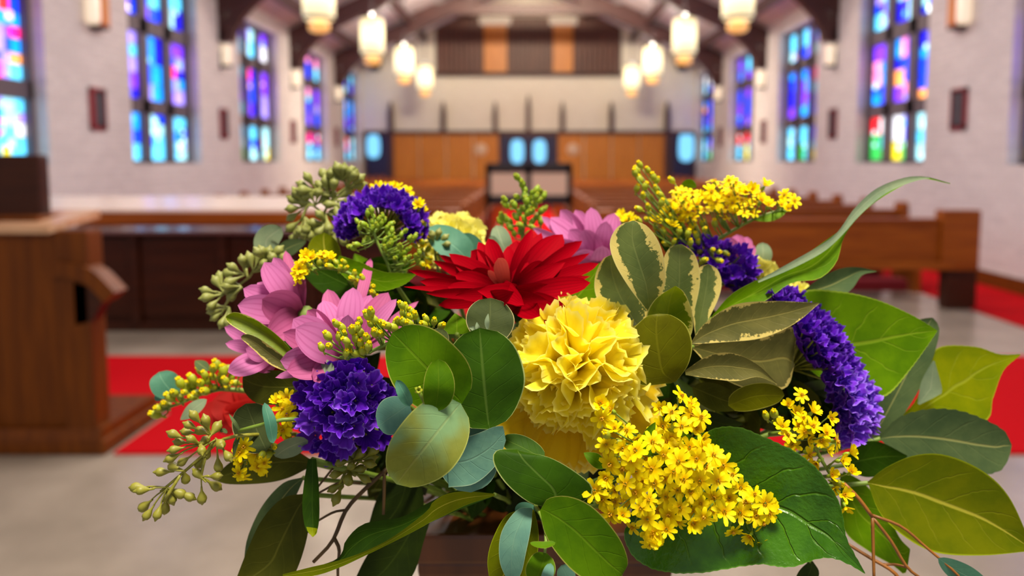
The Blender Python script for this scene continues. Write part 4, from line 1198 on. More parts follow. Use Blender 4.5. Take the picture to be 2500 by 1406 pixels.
leafstem('bright green leaf behind the red petals on the variegated side', L_bright,
    [(1370, 760), (1365, 710), (1400, 665), (1470, 640)], [(1390, 775), (1440, 760), (1470, 720), (1472, 645)], .50, .505, cup=.1)
leafstem('oval dark olive leaf under the deep pink petals', L_deepolive,
    [(770, 960), (700, 985), (630, 985), (596, 955), (592, 925)], [(765, 920), (700, 906), (640, 904), (605, 910), (592, 921)], .46, .465, cup=.1, crease=.1)
leafstem('small green leaf between the eucalyptus and the red petals', L_bright,
    [(1080, 815), (1090, 790), (1110, 765)], [(1150, 815), (1140, 785), (1113, 765)], .45, .455, cup=.1)
leafstem('pale sage leaf resting on top of the large purple statice', L_sagepale,
    [(775, 935), (768, 905), (780, 885), (797, 878)], [(800, 930), (815, 905), (812, 888), (800, 878)], .432, .436, cup=.12)
leafstem('small dark leaf at the lowest edge below the glossy leaf', L_shadow,
    [(1975, 1370), (1950, 1395), (1930, 1440)], [(1985, 1370), (2000, 1400), (1980, 1445), (1935, 1445)], .46, .45, cup=.1)

# red-brown twigs on the pew side
tw = thing('eucalyptus_twig', 'bare forked red-brown twig hanging in front of the bright green leaf', 'twig', P(2130, 1250, .45))
def twig(root, pts, r0, r1, mat): tube('branch', [P(*p) for p in pts], r0, r1, root, mat, 6)
twig(tw, [(2060, 1180, .455), (2095, 1215, .452), (2130, 1262, .45)], .0012, .0011, L_stembrown)
twig(tw, [(2130, 1258, .45), (2200, 1285, .448), (2260, 1335, .446), (2330, 1395, .444), (2350, 1420, .443)], .0010, .0007, L_stembrown)
twig(tw, [(2130, 1262, .45), (2132, 1340, .448), (2134, 1420, .446)], .001, .0008, L_stembrown)
twig(tw, [(2132, 1265, .45), (2175, 1320, .448), (2215, 1385, .446), (2260, 1420, .446)], .001, .0009, L_stembrown)
twig(tw, [(2065, 1325, .46), (2125, 1362, .455), (2180, 1395, .45), (2205, 1430, .45)], .001, .0012, L_stembrown)
twig(tw, [(2150, 1378, .453), (2185, 1378, .451), (2215, 1385, .447)], .0008, .0008, L_stembrown)
leafM(tw, L_teal, [(2290, 1362, .444), (2350, 1400, .444), (2420, 1430, .446)], 26, 'lance', roll=20)
stem_to_origin(tw, 2060, 1180, .455, .0013)
tw = thing('eucalyptus_twig', 'bare forked dark twig over the pale floor below the seed pods', 'twig', P(880, 1220, .45))
twig(tw, [(945, 1145, .46), (895, 1190, .458), (845, 1245, .455), (812, 1320, .452), (765, 1372, .45)], .0014, .0011, L_stemdark)
twig(tw, [(845, 1245, .455), (815, 1250, .453), (775, 1272, .45)], .0008, .0006, L_stemdark)
twig(tw, [(815, 1312, .452), (828, 1340, .451), (825, 1380, .45), (825, 1420, .45)], .0011, .0008, L_stemdark)
twig(tw, [(880, 1180, .457), (830, 1178, .455), (775, 1205, .452)], .0008, .0006, L_stemdark)
twig(tw, [(815, 1140, .46), (795, 1165, .458), (775, 1190, .456)], .0007, .0006, L_stemdark)
twig(tw, [(938, 1150, .46), (938, 1200, .458), (936, 1256, .456)], .0011, .0009, L_stemdark)
stem_to_origin(tw, 945, 1145, .46, .0015)

# ================================================================== seeded eucalyptus
def umbel(root, node, d, pods, size, me, vs, fs, jd=.006):
    c = P(node[0], node[1], d)
    for (x, y) in pods:
        p = P(x, y, d + random.uniform(-jd, jd))
        z = (p - c).normalized()
        put('seed_pod', me, root, p, z, size * d / F * random.uniform(.88, 1.12), None)
        tube_data([c, c.lerp(p, .5) + UPV * .0006, p - z * (size * d / F * .75)], .0005, .00045, 4, 4, vs, fs)
def seeded(label, d, branches, umbels, size, me, stemmat, ctr):
    root = thing('seeded_eucalyptus_sprig', label, 'foliage', P(ctr[0], ctr[1], d), None)
    vs, fs = [], []
    for b in branches: tube_data([P(x, y, d + dd) for x, y, dd in b], .0008, .0012, 6, None, vs, fs)
    for node, pods in umbels: umbel(root, node, d, pods, size, me, vs, fs)
    link('stem', pymesh('stem', [v - root.location for v in vs], fs), root, stemmat)
    b = branches[0][-1]
    stem_to_origin(root, b[0], b[1], d + b[2], .0014)
    return root
seeded('seeded eucalyptus spray with pale pointed pods reaching out over the stone floor', .425,
    [[(392, 1200, 0), (440, 1160, .002), (500, 1108, .003), (540, 1075, .004), (600, 1062, .006), (720, 1060, .04)], [(490, 1165, .0), (500, 1120, .002), (520, 1080, .003)], [(440, 1160, 0), (400, 1225, -.002)]],
    [((515, 1062), [(475, 1016), (462, 1038), (503, 1028), (490, 1052), (455, 1054), (528, 1044)]),
     ((490, 1085), [(424, 1060), (437, 1079), (468, 1073), (426, 1097), (418, 1118), (500, 1076), (492, 1098)]),
     ((528, 1072), [(537, 1083), (533, 1137), (556, 1113), (505, 1110), (487, 1130), (446, 1127)]),
     ((450, 1150), [(424, 1140), (394, 1152), (453, 1168)]),
     ((491, 1165), [(528, 1162), (526, 1186), (493, 1215), (483, 1157)]),
     ((408, 1190), [(346, 1197), (334, 1190), (352, 1236), (360, 1256), (385, 1254), (403, 1240), (418, 1216), (438, 1204), (461, 1212)])],
    23, POD, L_pod, (470, 1130))
def fan(node, ang, n, spread, ln, rs):
    return (node, [(node[0] + math.cos(math.radians(ang + spread * ((k + .5) / n - .5) * 2 + rs.uniform(-9, 9))) * ln * rs.uniform(.75, 1.15),
                    node[1] - math.sin(math.radians(ang + spread * ((k + .5) / n - .5) * 2)) * ln * rs.uniform(.75, 1.15)) for k in range(n)])
rs = random.Random(3)
seeded('seeded eucalyptus spray with soft pale pods beside the purple dome', .56,
    [[(808, 430, 0), (815, 480, 0), (790, 520, .003), (810, 590, .01), (860, 700, .02)], [(790, 520, 0), (755, 500, 0), (735, 540, 0)], [(815, 480, 0), (770, 470, 0)], [(815, 480, 0), (850, 455, 0)]],
    [fan((808, 455), 90, 4, 40, 36, rs), fan((845, 460), 60, 5, 60, 36, rs), fan((775, 466), 165, 4, 50, 36, rs), fan((750, 505), 170, 4, 60, 42, rs), fan((745, 530), 260, 5, 60, 40, rs), fan((812, 490), 0, 5, 100, 38, rs), fan((795, 520), 290, 5, 70, 40, rs), fan((800, 470), 120, 4, 80, 26, rs), fan((820, 560), 280, 4, 80, 40, rs), fan((740, 590), 100, 4, 80, 26, rs), fan((770, 500), 100, 4, 90, 30, rs), fan((830, 500), 200, 4, 90, 30, rs), fan((800, 545), 200, 4, 90, 30, rs), fan((835, 440), 100, 4, 80, 30, rs)],
    23, PODP, L_podpale, (800, 500))
seeded('seeded eucalyptus spray of green pods beside the pink flower, against the dark desk', .52,
    [[(520, 720, 0), (560, 710, 0), (605, 680, .004), (640, 650, .006), (700, 760, .03)], [(540, 770, .0), (556, 735, 0), (590, 700, 0)], [(605, 680, 0), (600, 655, 0)]],
    [fan((548, 718), 165, 5, 70, 40, rs), fan((598, 672), 140, 5, 80, 38, rs), fan((560, 750), 230, 6, 70, 38, rs), fan((650, 640), 90, 4, 60, 34, rs), fan((620, 665), 60, 4, 60, 36, rs), fan((590, 700), 190, 4, 50, 34, rs), fan((680, 660), 70, 3, 60, 34, rs)],
    22, PODP, L_podpale, (580, 700))
seeded('short seeded eucalyptus spray of dark olive pods hanging under the large purple statice', .435,
    [[(826, 1190, 0), (845, 1150, 0), (880, 1110, .004), (920, 1060, .02)], [(845, 1150, 0), (870, 1160, 0)]],
    [((862, 1125), [(832, 1130), (850, 1120), (880, 1108), (905, 1118), (858, 1136), (902, 1132)]), ((855, 1150), [(820, 1158), (878, 1145), (890, 1168), (850, 1168), (866, 1104), (912, 1100)]), ((838, 1180), [(815, 1192), (831, 1186), (850, 1176), (822, 1216), (895, 1100)])],
    22, PODD, L_poddark, (850, 1150))
seeded('few small pale pods beside the teal leaf behind the red flower', .53,
    [[(1065, 590, 0), (1062, 620, 0), (1070, 660, .02)]],
    [fan((1062, 600), 60, 4, 70, 30, rs), fan((1066, 620), 330, 4, 50, 30, rs)], 18, PODP, L_podpale, (1065, 610))

# ================================================================== daisies
def daisy(label, base, petals, mat, nrm_bow=.12, calyx_dir=(0, -.6, -.6), group=None, name='pink_chrysanthemum', cal=22, shape='petal', nv=14, mat2=None, calmat=None):
    root = thing(name, label, 'flower', P(*base), group)
    for k, pt in enumerate(petals):
        x, y, d, hw = pt[:4]
        m = pt[4] if len(pt) > 4 and pt[4] else mat
        bow = pt[5] if len(pt) > 5 else nrm_bow
        b0 = (base[0] + (x - base[0]) * .05, base[1] + (y - base[1]) * .05, base[2] + (d - base[2]) * .05)
        mid = ((b0[0] + x) / 2, (b0[1] + y) / 2, (b0[2] + d) / 2)
        leafM(root, m, [b0, mid, (x, y, d)], hw * (.84 if name == 'red_chrysanthemum' else 1), ('lance' if name == 'red_chrysanthemum' and k % 2 and k < 24 else shape), roll=random.uniform(-22, 22), bow=bow * random.uniform(.6, 1.3), cup=random.uniform(.12, .3), wave=.03, nv=nv, nu=6, name='petal')
    c = P(*base)
    dz = dirpx(*calyx_dir)
    v, f = ell(1, .8, 0, 10, 6)
    me = pymesh('calyx', v, f, mats=[calmat or M_calyx])
    put('calyx', me, root, c + dz * cal * .3 * base[2] / F, -dz, cal * base[2] / F)
    stem_to_origin(root, base[0] + dz.dot(RGT) * 20, base[1] - dz.dot(UPV) * 20, base[2] + .01, .0018)
    return root
PK = 'pink chrysanthemums in the bouquet'
daisy('half-closed pink chrysanthemum farthest out towards the dark wooden desk', (738, 768, .478), [
    (697, 612, .487, 15, M_pinkd), (712, 660, .49, 22, M_pinkd), (668, 628, .478, 24), (645, 640, .466, 34), (628, 690, .47, 26), (594, 704, .462, 30), (580, 745, .452, 36), (640, 730, .445, 44, M_pinkd, .2), (600, 790, .46, 30, M_pinkd), (655, 820, .45, 40, M_pinkd, .2), (720, 660, .49, 22, M_pinkd)], M_pinkp, calyx_dir=(.8, -.3, -.1), cal=26)
daisy('deep pink chrysanthemum petals drooping below the folded variegated leaves', (680, 860, .475), [
    (548, 798, .47, 20), (550, 838, .46, 17), (556, 908, .45, 30), (575, 820, .475, 26), (610, 790, .48, 30, M_pinkd), (620, 900, .46, 30, M_pinkd), (600, 850, .455, 30)], M_pinkp, calyx_dir=(.8, .2, -.2), cal=22)
daisy('open pink chrysanthemum behind the yellow-green buds above the purple statice', (842, 875, .452), [
    (905, 630, .50, 14, M_pinkd), (800, 706, .468, 26, M_pinkd), (862, 702, .464, 34), (905, 720, .468, 28), (790, 733, .46, 32), (750, 757, .455, 30, M_pinkd), (716, 778, .44, 40), (690, 812, .43, 30, M_pinkd), (722, 800, .424, 46), (684, 880, .42, 38), (700, 905, .422, 36, M_pinkd), (672, 922, .425, 13), (765, 930, .425, 34, M_pinkd), (850, 768, .436, 26), (948, 714, .466, 30, M_pinkd), (968, 730, .462, 18), (1022, 735, .468, 12, M_pinkd), (1000, 790, .46, 16, M_pinkd), (900, 770, .445, 30, M_pinkd)], M_pinkp, calyx_dir=(.3, -.5, -.8), cal=24)
daisy('pale pink chrysanthemum upright behind the red flower, beside the cream-edged leaves', (1465, 645, .545), [
    (1322, 528, .552, 14), (1345, 530, .55, 26), (1368, 512, .552, 26), (1405, 512, .548, 24), (1443, 506, .542, 26), (1500, 520, .545, 28), (1300, 556, .53, 14), (1350, 590, .53, 24), (1390, 560, .535, 26), (1425, 560, .53, 28), (1480, 540, .53, 26), (1520, 560, .55, 24), (1530, 600, .545, 22), (1330, 620, .525, 20), (1400, 620, .52, 26, M_pinkp), (1470, 600, .52, 26)], M_pinkp, calyx_dir=(.1, -.8, -.1), cal=24)
daisy('small pink petals peeping out over the purple statice below the goldenrod', (1800, 640, .56), [
    (1800, 572, .56, 22), (1825, 578, .558, 22), (1842, 600, .555, 18), (1780, 580, .56, 18)], M_pinkp, cal=18)

red = daisy('large open red chrysanthemum, the only one of its colour near the centre', (1242, 718, .470), [
    (998, 660, .462, 15), (985, 700, .45, 12), (1024, 686, .456, 20), (1056, 636, .478, 22), (1072, 622, .484, 14), (1096, 619, .476, 34), (1150, 612, .488, 28), (1168, 590, .49, 32), (1192, 582, .486, 26), (1240, 600, .492, 28), (1262, 588, .494, 32), (1300, 558, .49, 27), (1322, 568, .496, 20), (1342, 576, .494, 28), (1374, 572, .49, 36), (1398, 590, .496, 24), (1422, 588, .486, 21), (1440, 618, .482, 22), (1462, 643, .476, 19), (1442, 674, .466, 20), (1442, 690, .456, 30), (1380, 640, .47, 28), (1330, 640, .474, 28), (1290, 640, .476, 26),
    (1394, 778, .432, 40, None, .1), (1318, 772, .428, 36, None, .1), (1338, 734, .43, 18, None, .2), (1338, 694, .436, 18, None, .3), (1280, 745, .425, 30, None, .25), (1215, 760, .43, 40, None, .2), (1160, 752, .432, 34, None, .2), (1110, 722, .44, 24, None, .3), (1040, 716, .446, 16, None, .25), (1092, 700, .452, 24), (1110, 670, .46, 30), (1150, 660, .466, 30), (1200, 650, .472, 30), (1165, 710, .425, 34, None, .4), (1255, 712, .418, 34, None, .4),
    (1216, 630, .448, 24, M_redback, -.1), (1191, 660, .452, 11, M_redback, -.1), (1070, 745, .445, 22), (1140, 780, .44, 36, None, .1)],
    M_redp, nrm_bow=.1, calyx_dir=(0, -.8, -.5), name='red_chrysanthemum', cal=30, shape='strap', nv=12, calmat=M_redp)
daisy('red bloom blurred behind the seed pods, against the red carpet', (600, 1010, .56), [
    (490, 1010, .55, 34), (520, 975, .55, 40), (560, 960, .56, 44), (600, 975, .55, 50), (560, 1040, .545, 46), (620, 1050, .545, 44), (520, 1040, .55, 34), (590, 915, .565, 26), (610, 925, .56, 24)], petalmat('soft_red_petal', srgb(188, 28, 24), srgb(222, 52, 46), None, .6, .3), cal=20, name='red_rose')
daisy('dark red petals half hidden under the deep pink chrysanthemum', (700, 915, .50), [
    (655, 905, .495, 22), (680, 885, .495, 20), (690, 900, .49, 20), (715, 890, .49, 18)], M_redp, cal=14, name='red_rose')

# ================================================================== carnations
def carnation(label, ctr, R, axis, mats, nin=40, guard=None, group='yellow carnations in the bouquet', seed=5, ruff=.2):
    rr = random.Random(seed)
    px, py, d = ctr
    root = thing('yellow_carnation', label, 'flower', P(px, py, d), group)
    ax = dirpx(*axis)
    Rm = R * d / F
    base = P(px, py, d) - ax * Rm * .55
    pm = [carn_petal(seed * 50 + i, mats[0], .62, ruff) for i in range(7)]
    t1 = ax.orthogonal().normalized(); t2 = ax.cross(t1)
    def petal(inc, az, L, me, roll=0.0, wf=1.0):
        rad = t1 * math.cos(az) + t2 * math.sin(az)
        dr = (ax * math.cos(inc) + rad * math.sin(inc)).normalized()
        up = (ax * math.sin(inc) - rad * math.cos(inc)).normalized()
        sd = dr.cross(up)
        q = Matrix((sd, dr, up)).transposed().to_4x4() @ Matrix.Rotation(roll, 4, 'Y')
        M = Matrix.Translation(base - root.location) @ q @ Matrix.Diagonal((L * wf, L, L, 1))
        link('petal', me, root, None, M)
    for k in range(nin):
        f = (k + .5) / nin
        inc = math.radians(6 + 74 * f ** .8 + rr.uniform(-6, 6))
        az = k * 2.39996 + rr.uniform(-.25, .25)
        L = Rm * (1.42 - .34 * f + rr.uniform(-.10, .08))
        petal(inc, az, L, rr.choice(pm), rr.uniform(-.45, .45), rr.uniform(.8, 1.15))
    gm = [carn_petal(seed * 50 + 20 + i, mats[1], .72, .08) for i in range(3)]
    for (az, inc, L) in (guard or []):
        rad = RGT * math.cos(math.radians(az)) + UPV * math.sin(math.radians(az))
        az2 = math.atan2(rad.dot(t2), rad.dot(t1))
        petal(math.radians(inc), az2, Rm * L, rr.choice(gm), rr.uniform(-.15, .15), 1.0)
    me = lathe('calyx', [(.004, -1.1), (.14, -1.05), (.22, -.7), (.24, -.2), (.30, .12), (.25, .14)], 12); me.materials.append(M_calyx)
    put('calyx', me, root, base, ax, Rm)
    bb = base - ax * Rm
    m = bb.lerp(ORIGIN, .5) + Vector((0, .01, -.004))
    tube('stem', [bb, m, ORIGIN], .0018, .002, root, L_stem, 6, 8)
    return root
carnation('large ruffled yellow carnation at the front, below the red flower', (1418, 893, .438), 152, (.12, .34, .9), (M_carn, M_carnguard), 42,
    [(142, 98, 1.05), (122, 100, .95), (168, 96, 1.15), (200, 92, 1.3), (235, 100, 1.5), (258, 100, 1.6), (280, 96, 1.5), (305, 98, 1.35), (330, 92, 1.45), (352, 88, 1.5), (15, 86, 1.2), (60, 86, .9)])
carnation('pale yellow carnation behind the red flower, near the purple dome', (1108, 580, .565), 70, (.1, .8, .45), (M_carnpale, M_carnpale), 34, [(180, 88, 1.2), (0, 88, 1.2), (30, 85, 1.2), (150, 85, 1.2), (270, 90, 1.2)], seed=8)
carnation('pale yellow carnation behind the long curling leaf', (1850, 672, .545), 48, (.3, .7, .5), (M_carnpale, M_carnpale), 26, [(0, 85, 1.1), (180, 85, 1.1), (40, 85, 1.1)], seed=9)
carnation('cream-yellow carnation mostly hidden under the grey-green leaf by the statice cone', (1950, 718, .535), 34, (.2, .7, .6), (M_carnpale, M_carnpale), 18, None, seed=10)

# ================================================================== statice
def statice(label, pts, d, size, meshes, lean, center=None, nlayer=1, group='purple statice in the bouquet', green=True):
    xs = sum(p[0] for p in pts) / len(pts); ys = sum(p[1] for p in pts) / len(pts)
    root = thing('statice_stem', label, 'flower', P(xs, ys, d + .015), group)
    cen = P(center[0], center[1], center[2])
    vs, fs = [], []
    for p in pts:
        pos = P(p[0], p[1], (p[2] if len(p) > 2 else d))
        z = ((pos - cen).normalized() + dirpx(*lean) * .7 + Vector((random.uniform(-.25, .25), random.uniform(-.2, .2), random.uniform(-.25, .25)))).normalized()
        s = size * d / F * random.uniform(.85, 1.18)
        put('floret', random.choice(meshes), root, pos, z, s)
        b = pos - z * s * .9
        tube_data([b, b.lerp(cen, .5), cen], .0007, .0007, 4, 3, vs, fs)
    link('stem', pymesh('stem', [v - root.location for v in vs], fs), root, L_poddark)
    m = cen.lerp(ORIGIN, .5) + Vector((0, .01, .004))
    tube('main_stem', [cen, m, ORIGIN], .0016, .002, root, L_stem, 6, 8)
    return root
r5 = random.Random(21)
# 1: dome at the top
pts = []
for k in range(30):
    t = k / 29
    a = math.radians(190 - 205 * t)
    for rad in (1.0, .78):
        pts.append((932 + 95 * rad * math.cos(a) * 1.02, 552 - 84 * rad * math.sin(a), .525 + (1 - rad) * -.05 + r5.uniform(-.008, .008)))
statice('purple statice dome at the top beside the pale seed pods', pts, .525, 25, RUF, (0, .5, .5), (935, 580, .545))
# 2: large head at the front
pts = []
for _ in range(400):
    a = r5.uniform(0, 6.283); q = math.sqrt(r5.random())
    x, y = 842 + 122 * q * math.cos(a), 998 + 118 * q * math.sin(a)
    if y > 1075 and x > 880: continue
    if all((x - p[0]) ** 2 + (y - p[1]) ** 2 > 26 ** 2 for p in pts):
        pts.append((x, y, .455 - .045 * math.sqrt(max(0, 1 - q * q)) + r5.uniform(-.004, .004)))
statice('large round purple statice head low at the front beside the eucalyptus', pts, .43, 33, RUF + RUFL[:1], (-.1, .15, .9), (850, 1010, .475))
# 3: behind the variegated leaves
pts = [(1665, 580), (1690, 590), (1715, 588), (1740, 585), (1765, 592), (1790, 605), (1815, 612), (1838, 632), (1835, 655), (1810, 640), (1785, 625), (1760, 615), (1730, 612), (1705, 610), (1800, 665), (1825, 675), (1775, 650), (1750, 640), (1720, 640), (1790, 690), (1660, 600), (1765, 668), (1815, 695)]
statice('purple statice behind the cream-edged leaves, below the high goldenrod', [(x + r5.uniform(-4, 4), y + r5.uniform(-4, 4), .525 + r5.uniform(-.012, .012)) for x, y in pts], .525, 24, RUF, (.2, .6, .5), (1745, 690, .55))
# 4: long cone on the leaf side
pts = []
path = catmull([Vector((1885, 705, 0)), Vector((1940, 745, 0)), Vector((2000, 810, 0)), Vector((2050, 890, 0)), Vector((2090, 970, 0)), Vector((2105, 1060, 0))], 26)
for i, c in enumerate(path):
    for s in (-1, 0, 1):
        w = 40 * min(1, .55 + i / 20)
        pts.append((c.x + s * w * .75 + r5.uniform(-11, 11), c.y - s * w * .35 + r5.uniform(-11, 11), .478 + (.013 if i < 8 else 0) - (.012 if s == 0 else 0) + r5.uniform(-.005, .005), i))
def cone(pts):
    a = [p[:3] for p in pts if p[3] < 17]; b = [p[:3] for p in pts if p[3] >= 17]
    rt = statice('long arching purple statice cone in front of the large light green leaf', a, .475, 31, RUF, (.55, .4, .5), (1930, 900, .50))
    for p in b:
        pos = P(*p); z = ((pos - P(2020, 1010, .5)).normalized() + dirpx(.4, .1, .6)).normalized()
        put('floret', random.choice(RUFL), rt, pos, z, 34 * .475 / F * random.uniform(.85, 1.15))
cone(pts)

# ================================================================== goldenrod
rg = random.Random(4)
def inside(x, y, poly):
    c = False; j = len(poly) - 1
    for i in range(len(poly)):
        if ((poly[i][1] > y) != (poly[j][1] > y)) and x < (poly[j][0] - poly[i][0]) * (y - poly[i][1]) / (poly[j][1] - poly[i][1]) + poly[i][0]: c = not c
        j = i
    return c
def scatter(poly, gap, n=4000):
    out = []
    x0, x1 = min(p[0] for p in poly), max(p[0] for p in poly); y0, y1 = min(p[1] for p in poly), max(p[1] for p in poly)
    for _ in range(n):
        x, y = rg.uniform(x0, x1), rg.uniform(y0, y1)
        if inside(x, y, poly) and all((x - a) ** 2 + (y - b) ** 2 > gap * gap for a, b in out): out.append((x, y))
    return out
A = scatter([(1465, 1150), (1530, 1090), (1600, 1075), (1690, 1080), (1745, 1105), (1790, 1150), (1880, 1235), (1882, 1275), (1850, 1285), (1790, 1240), (1740, 1270), (1640, 1290), (1610, 1305), (1560, 1300), (1480, 1250), (1450, 1200)], 27)
B = [(1465, 985), (1490, 1000), (1470, 1022), (1500, 1045), (1530, 1050), (1555, 1075), (1612, 995), (1640, 1005), (1665, 965), (1685, 985), (1690, 1010), (1665, 1040), (1700, 1045), (1618, 1040), (1600, 1060), (1640, 1070), (1712, 1018), (1480, 1085), (1520, 1095), (1590, 1330), (1600, 1310), (1830, 1310), (1862, 1328), (1790, 1300), (1865, 1260)]
fl_ = [(x, y, 'open', -.012 + .00006 * abs(x - 1650)) for x, y in A] + [(x, y, 'half' if i % 3 == 0 else 'open') for i, (x, y) in enumerate(B)] + [(1545, 1100, 'bud'), (1500, 1110, 'bud'), (1560, 1120, 'bud'), (1640, 1045, 'bud'), (1480, 1060, 'bud'), (1530, 1120, 'bud'), (1510, 1080, 'bud'), (1850, 1330, 'half'), (1885, 1240, 'half'), (1715, 1070, 'half')]
g1 = goldenrod('big spray of open yellow goldenrod at the front, below the yellow carnation', fl_, .398, 29, twig=[(1850, 1270, .405), (1750, 1190, .415), (1640, 1120, .425), (1560, 1130, .45)], lean=(0, .25, .9))
for a in ([(1590, 1120, .4), (1583, 1070, .398), (1600, 1030, .4)], [(1700, 1130, .405), (1690, 1090, .405), (1655, 1050, .4)], [(1480, 1140, .41), (1450, 1120, .408), (1425, 1105, .41)]):
    leafM(g1, L_euc, a, 18, 'lance', roll=25, cup=.2)
g2 = goldenrod('yellow goldenrod spray below the purple statice cone, beside the glossy leaf', [(1958, 964), (1925, 988, 'half'), (1945, 1008), (1985, 1004), (1962, 1020), (1950, 1038), (1985, 1040), (2030, 1020, 'half'), (1965, 1055), (1925, 1062), (2018, 1058), (1935, 1085), (1975, 1070, 'half'), (1978, 1112), (2022, 1098, 'half'), (2005, 1075), (2045, 1078), (2078, 1105, 'half'), (2055, 1125, 'half'), (2078, 1152, 'half'), (2030, 1160, 'half'), (2045, 1180, 'bud'), (2030, 1195, 'half'), (2062, 1208, 'half'), (2065, 1240, 'half'), (1890, 1010, 'bud'), (1900, 1025, 'bud'), (1870, 1015, 'bud'), (1995, 1130, 'half'), (1910, 1040, 'half')], .432, 27, twig=[(2050, 1200, .436), (2010, 1130, .44), (1960, 1060, .446), (1880, 1060, .48)], lean=(.5, .2, .7))
C = scatter([(1725, 470), (1740, 440), (1790, 440), (1840, 460), (1860, 490), (1840, 520), (1790, 520), (1760, 510), (1735, 500)], 17) + scatter([(1640, 480), (1680, 460), (1715, 480), (1720, 510), (1680, 520), (1650, 500)], 17)
C2 = [(1868, 452), (1875, 500), (1905, 490), (1915, 475), (1908, 500), (1940, 490), (1925, 510), (1745, 505), (1755, 520), (1770, 530), (1700, 515), (1690, 530), (1665, 540), (1630, 500), (1625, 515), (1620, 530), (1645, 510), (1650, 465)]
D = [(1562, 402, 'bud'), (1555, 415, 'bud'), (1582, 415, 'bud'), (1550, 422, 'bud'), (1562, 438, 'bud'), (1595, 432, 'bud'), (1605, 440, 'bud'), (1575, 455, 'bud'), (1555, 460, 'bud'), (1600, 460, 'bud'), (1612, 475, 'bud'), (1590, 483, 'bud'), (1570, 478, 'bud'), (1615, 495, 'bud'), (1560, 510, 'bud'), (1582, 505, 'bud'), (1578, 535, 'bud'), (1600, 540, 'half'), (1625, 520, 'half'), (1640, 440, 'bud'), (1640, 550, 'half'), (1668, 548, 'half'), (1715, 545, 'bud'), (1720, 560, 'bud'), (1690, 560, 'half'), (1745, 545, 'bud'), (1700, 575, 'bud'), (1705, 590, 'bud'), (1680, 570, 'bud'), (1620, 565, 'bud'), (1645, 590, 'bud'), (1625, 595, 'bud'), (1685, 592, 'bud'), (1710, 612, 'bud'), (1720, 635, 'bud'), (1740, 625, 'bud'), (1755, 615, 'bud'), (1772, 618, 'bud'), (1755, 635, 'bud'), (1712, 640, 'bud'), (1660, 520, 'half'), (1585, 520, 'bud'), (1560, 540, 'bud'), (1600, 555, 'bud'), (1740, 610, 'bud'), (1658, 565, 'bud'), (1640, 530, 'bud')]
g3 = goldenrod('tall bushy goldenrod spray standing highest, in front of the rear pews', [(x, y, 'open') for x, y in C] + [(x, y, 'open' if i % 2 else 'half') for i, (x, y) in enumerate(C2)] + D, .515, 21, twig=[(1930, 505, .525), (1840, 535, .525), (1760, 580, .525), (1690, 620, .53), (1660, 700, .54)], lean=(.15, .6, .6))
leafM(g3, L_bright, [(1662, 462, .53), (1680, 450, .53), (1700, 458, .535)], 14, 'lance', roll=30)
leafM(g3, L_bright, [(1920, 515, .525), (1880, 530, .523), (1830, 535, .525)], 12, 'lance', roll=30)
leafM(g3, L_dark, [(1655, 640, .53), (1630, 600, .53), (1600, 560, .535)], 14, 'lance', roll=20)
tube('twig', [P(1575, 470, .52), P(1600, 500, .522), P(1650, 580, .527), P(1670, 660, .535)], .0007, .0012, g3, L_stem)
E_ = [(725, 680), (730, 655), (738, 640), (745, 625), (752, 615), (760, 630), (770, 625), (785, 625), (800, 622), (808, 630), (790, 618), (722, 672), (732, 668)]
E2 = [(750, 648, 'bud'), (765, 655, 'bud'), (780, 640, 'bud'), (795, 640, 'bud'), (845, 655, 'bud'), (865, 668, 'bud'), (885, 680, 'bud'), (870, 690, 'bud'), (900, 695, 'bud'), (895, 710, 'bud'), (910, 715, 'bud'), (920, 725, 'bud'), (840, 640, 'bud'), (820, 640, 'bud'), (860, 680, 'bud'), (735, 690, 'bud'), (750, 665, 'bud'), (910, 700, 'bud'), (715, 685, 'half'), (830, 655, 'bud'), (805, 650, 'bud')]
goldenrod('arching goldenrod tip with few open yellow florets beside the pink chrysanthemum', [(x, y, 'half' if i % 2 else 'open') for i, (x, y) in enumerate(E_)] + E2, .478, 20, twig=[(730, 672, .482), (770, 655, .482), (840, 662, .484), (900, 700, .49), (930, 760, .51)], lean=(-.1, .7, .4))
Fb = [(898, 520), (912, 528), (925, 535), (908, 542), (930, 545), (872, 540), (878, 555), (895, 552), (900, 565), (920, 550), (945, 555), (952, 550), (948, 570), (955, 575), (890, 592), (940, 585), (955, 592), (965, 585), (980, 572), (1000, 580), (1005, 585), (852, 602), (862, 605), (975, 600), (990, 615), (980, 618), (970, 612), (995, 608), (1015, 625), (965, 630), (990, 635), (1005, 640), (980, 640), (1020, 635), (940, 605), (958, 615)]
goldenrod('fresh green goldenrod buds in front of the purple dome', [(x, y, 'green') for x, y in Fb] + [(x + 9, y - 8, 'green') for x, y in Fb[::2]], .492, 18, twig=[(905, 545, .495), (925, 600, .495), (945, 640, .497), (965, 690, .50), (1010, 760, .53)], lean=(0, .8, .4))
Gb = [(1010, 570, 'half'), (1022, 575, 'half'), (1030, 590, 'bud'), (1050, 580, 'half'), (1020, 560, 'half'), (1025, 610, 'bud'), (1035, 625, 'bud'), (1050, 630, 'bud'), (1040, 640, 'half'), (1030, 645, 'bud'), (1015, 600, 'bud'), (1045, 608, 'bud'), (1025, 505, 'half'), (1030, 515, 'half'), (1020, 498, 'half'), (1035, 545, 'bud'), (1028, 600, 'half')]
goldenrod('yellow-green goldenrod buds between the purple dome and the red petals', Gb, .53, 20, twig=[(1025, 540, .535), (1030, 600, .535), (1035, 660, .54), (1060, 740, .56)], lean=(.2, .8, .4))
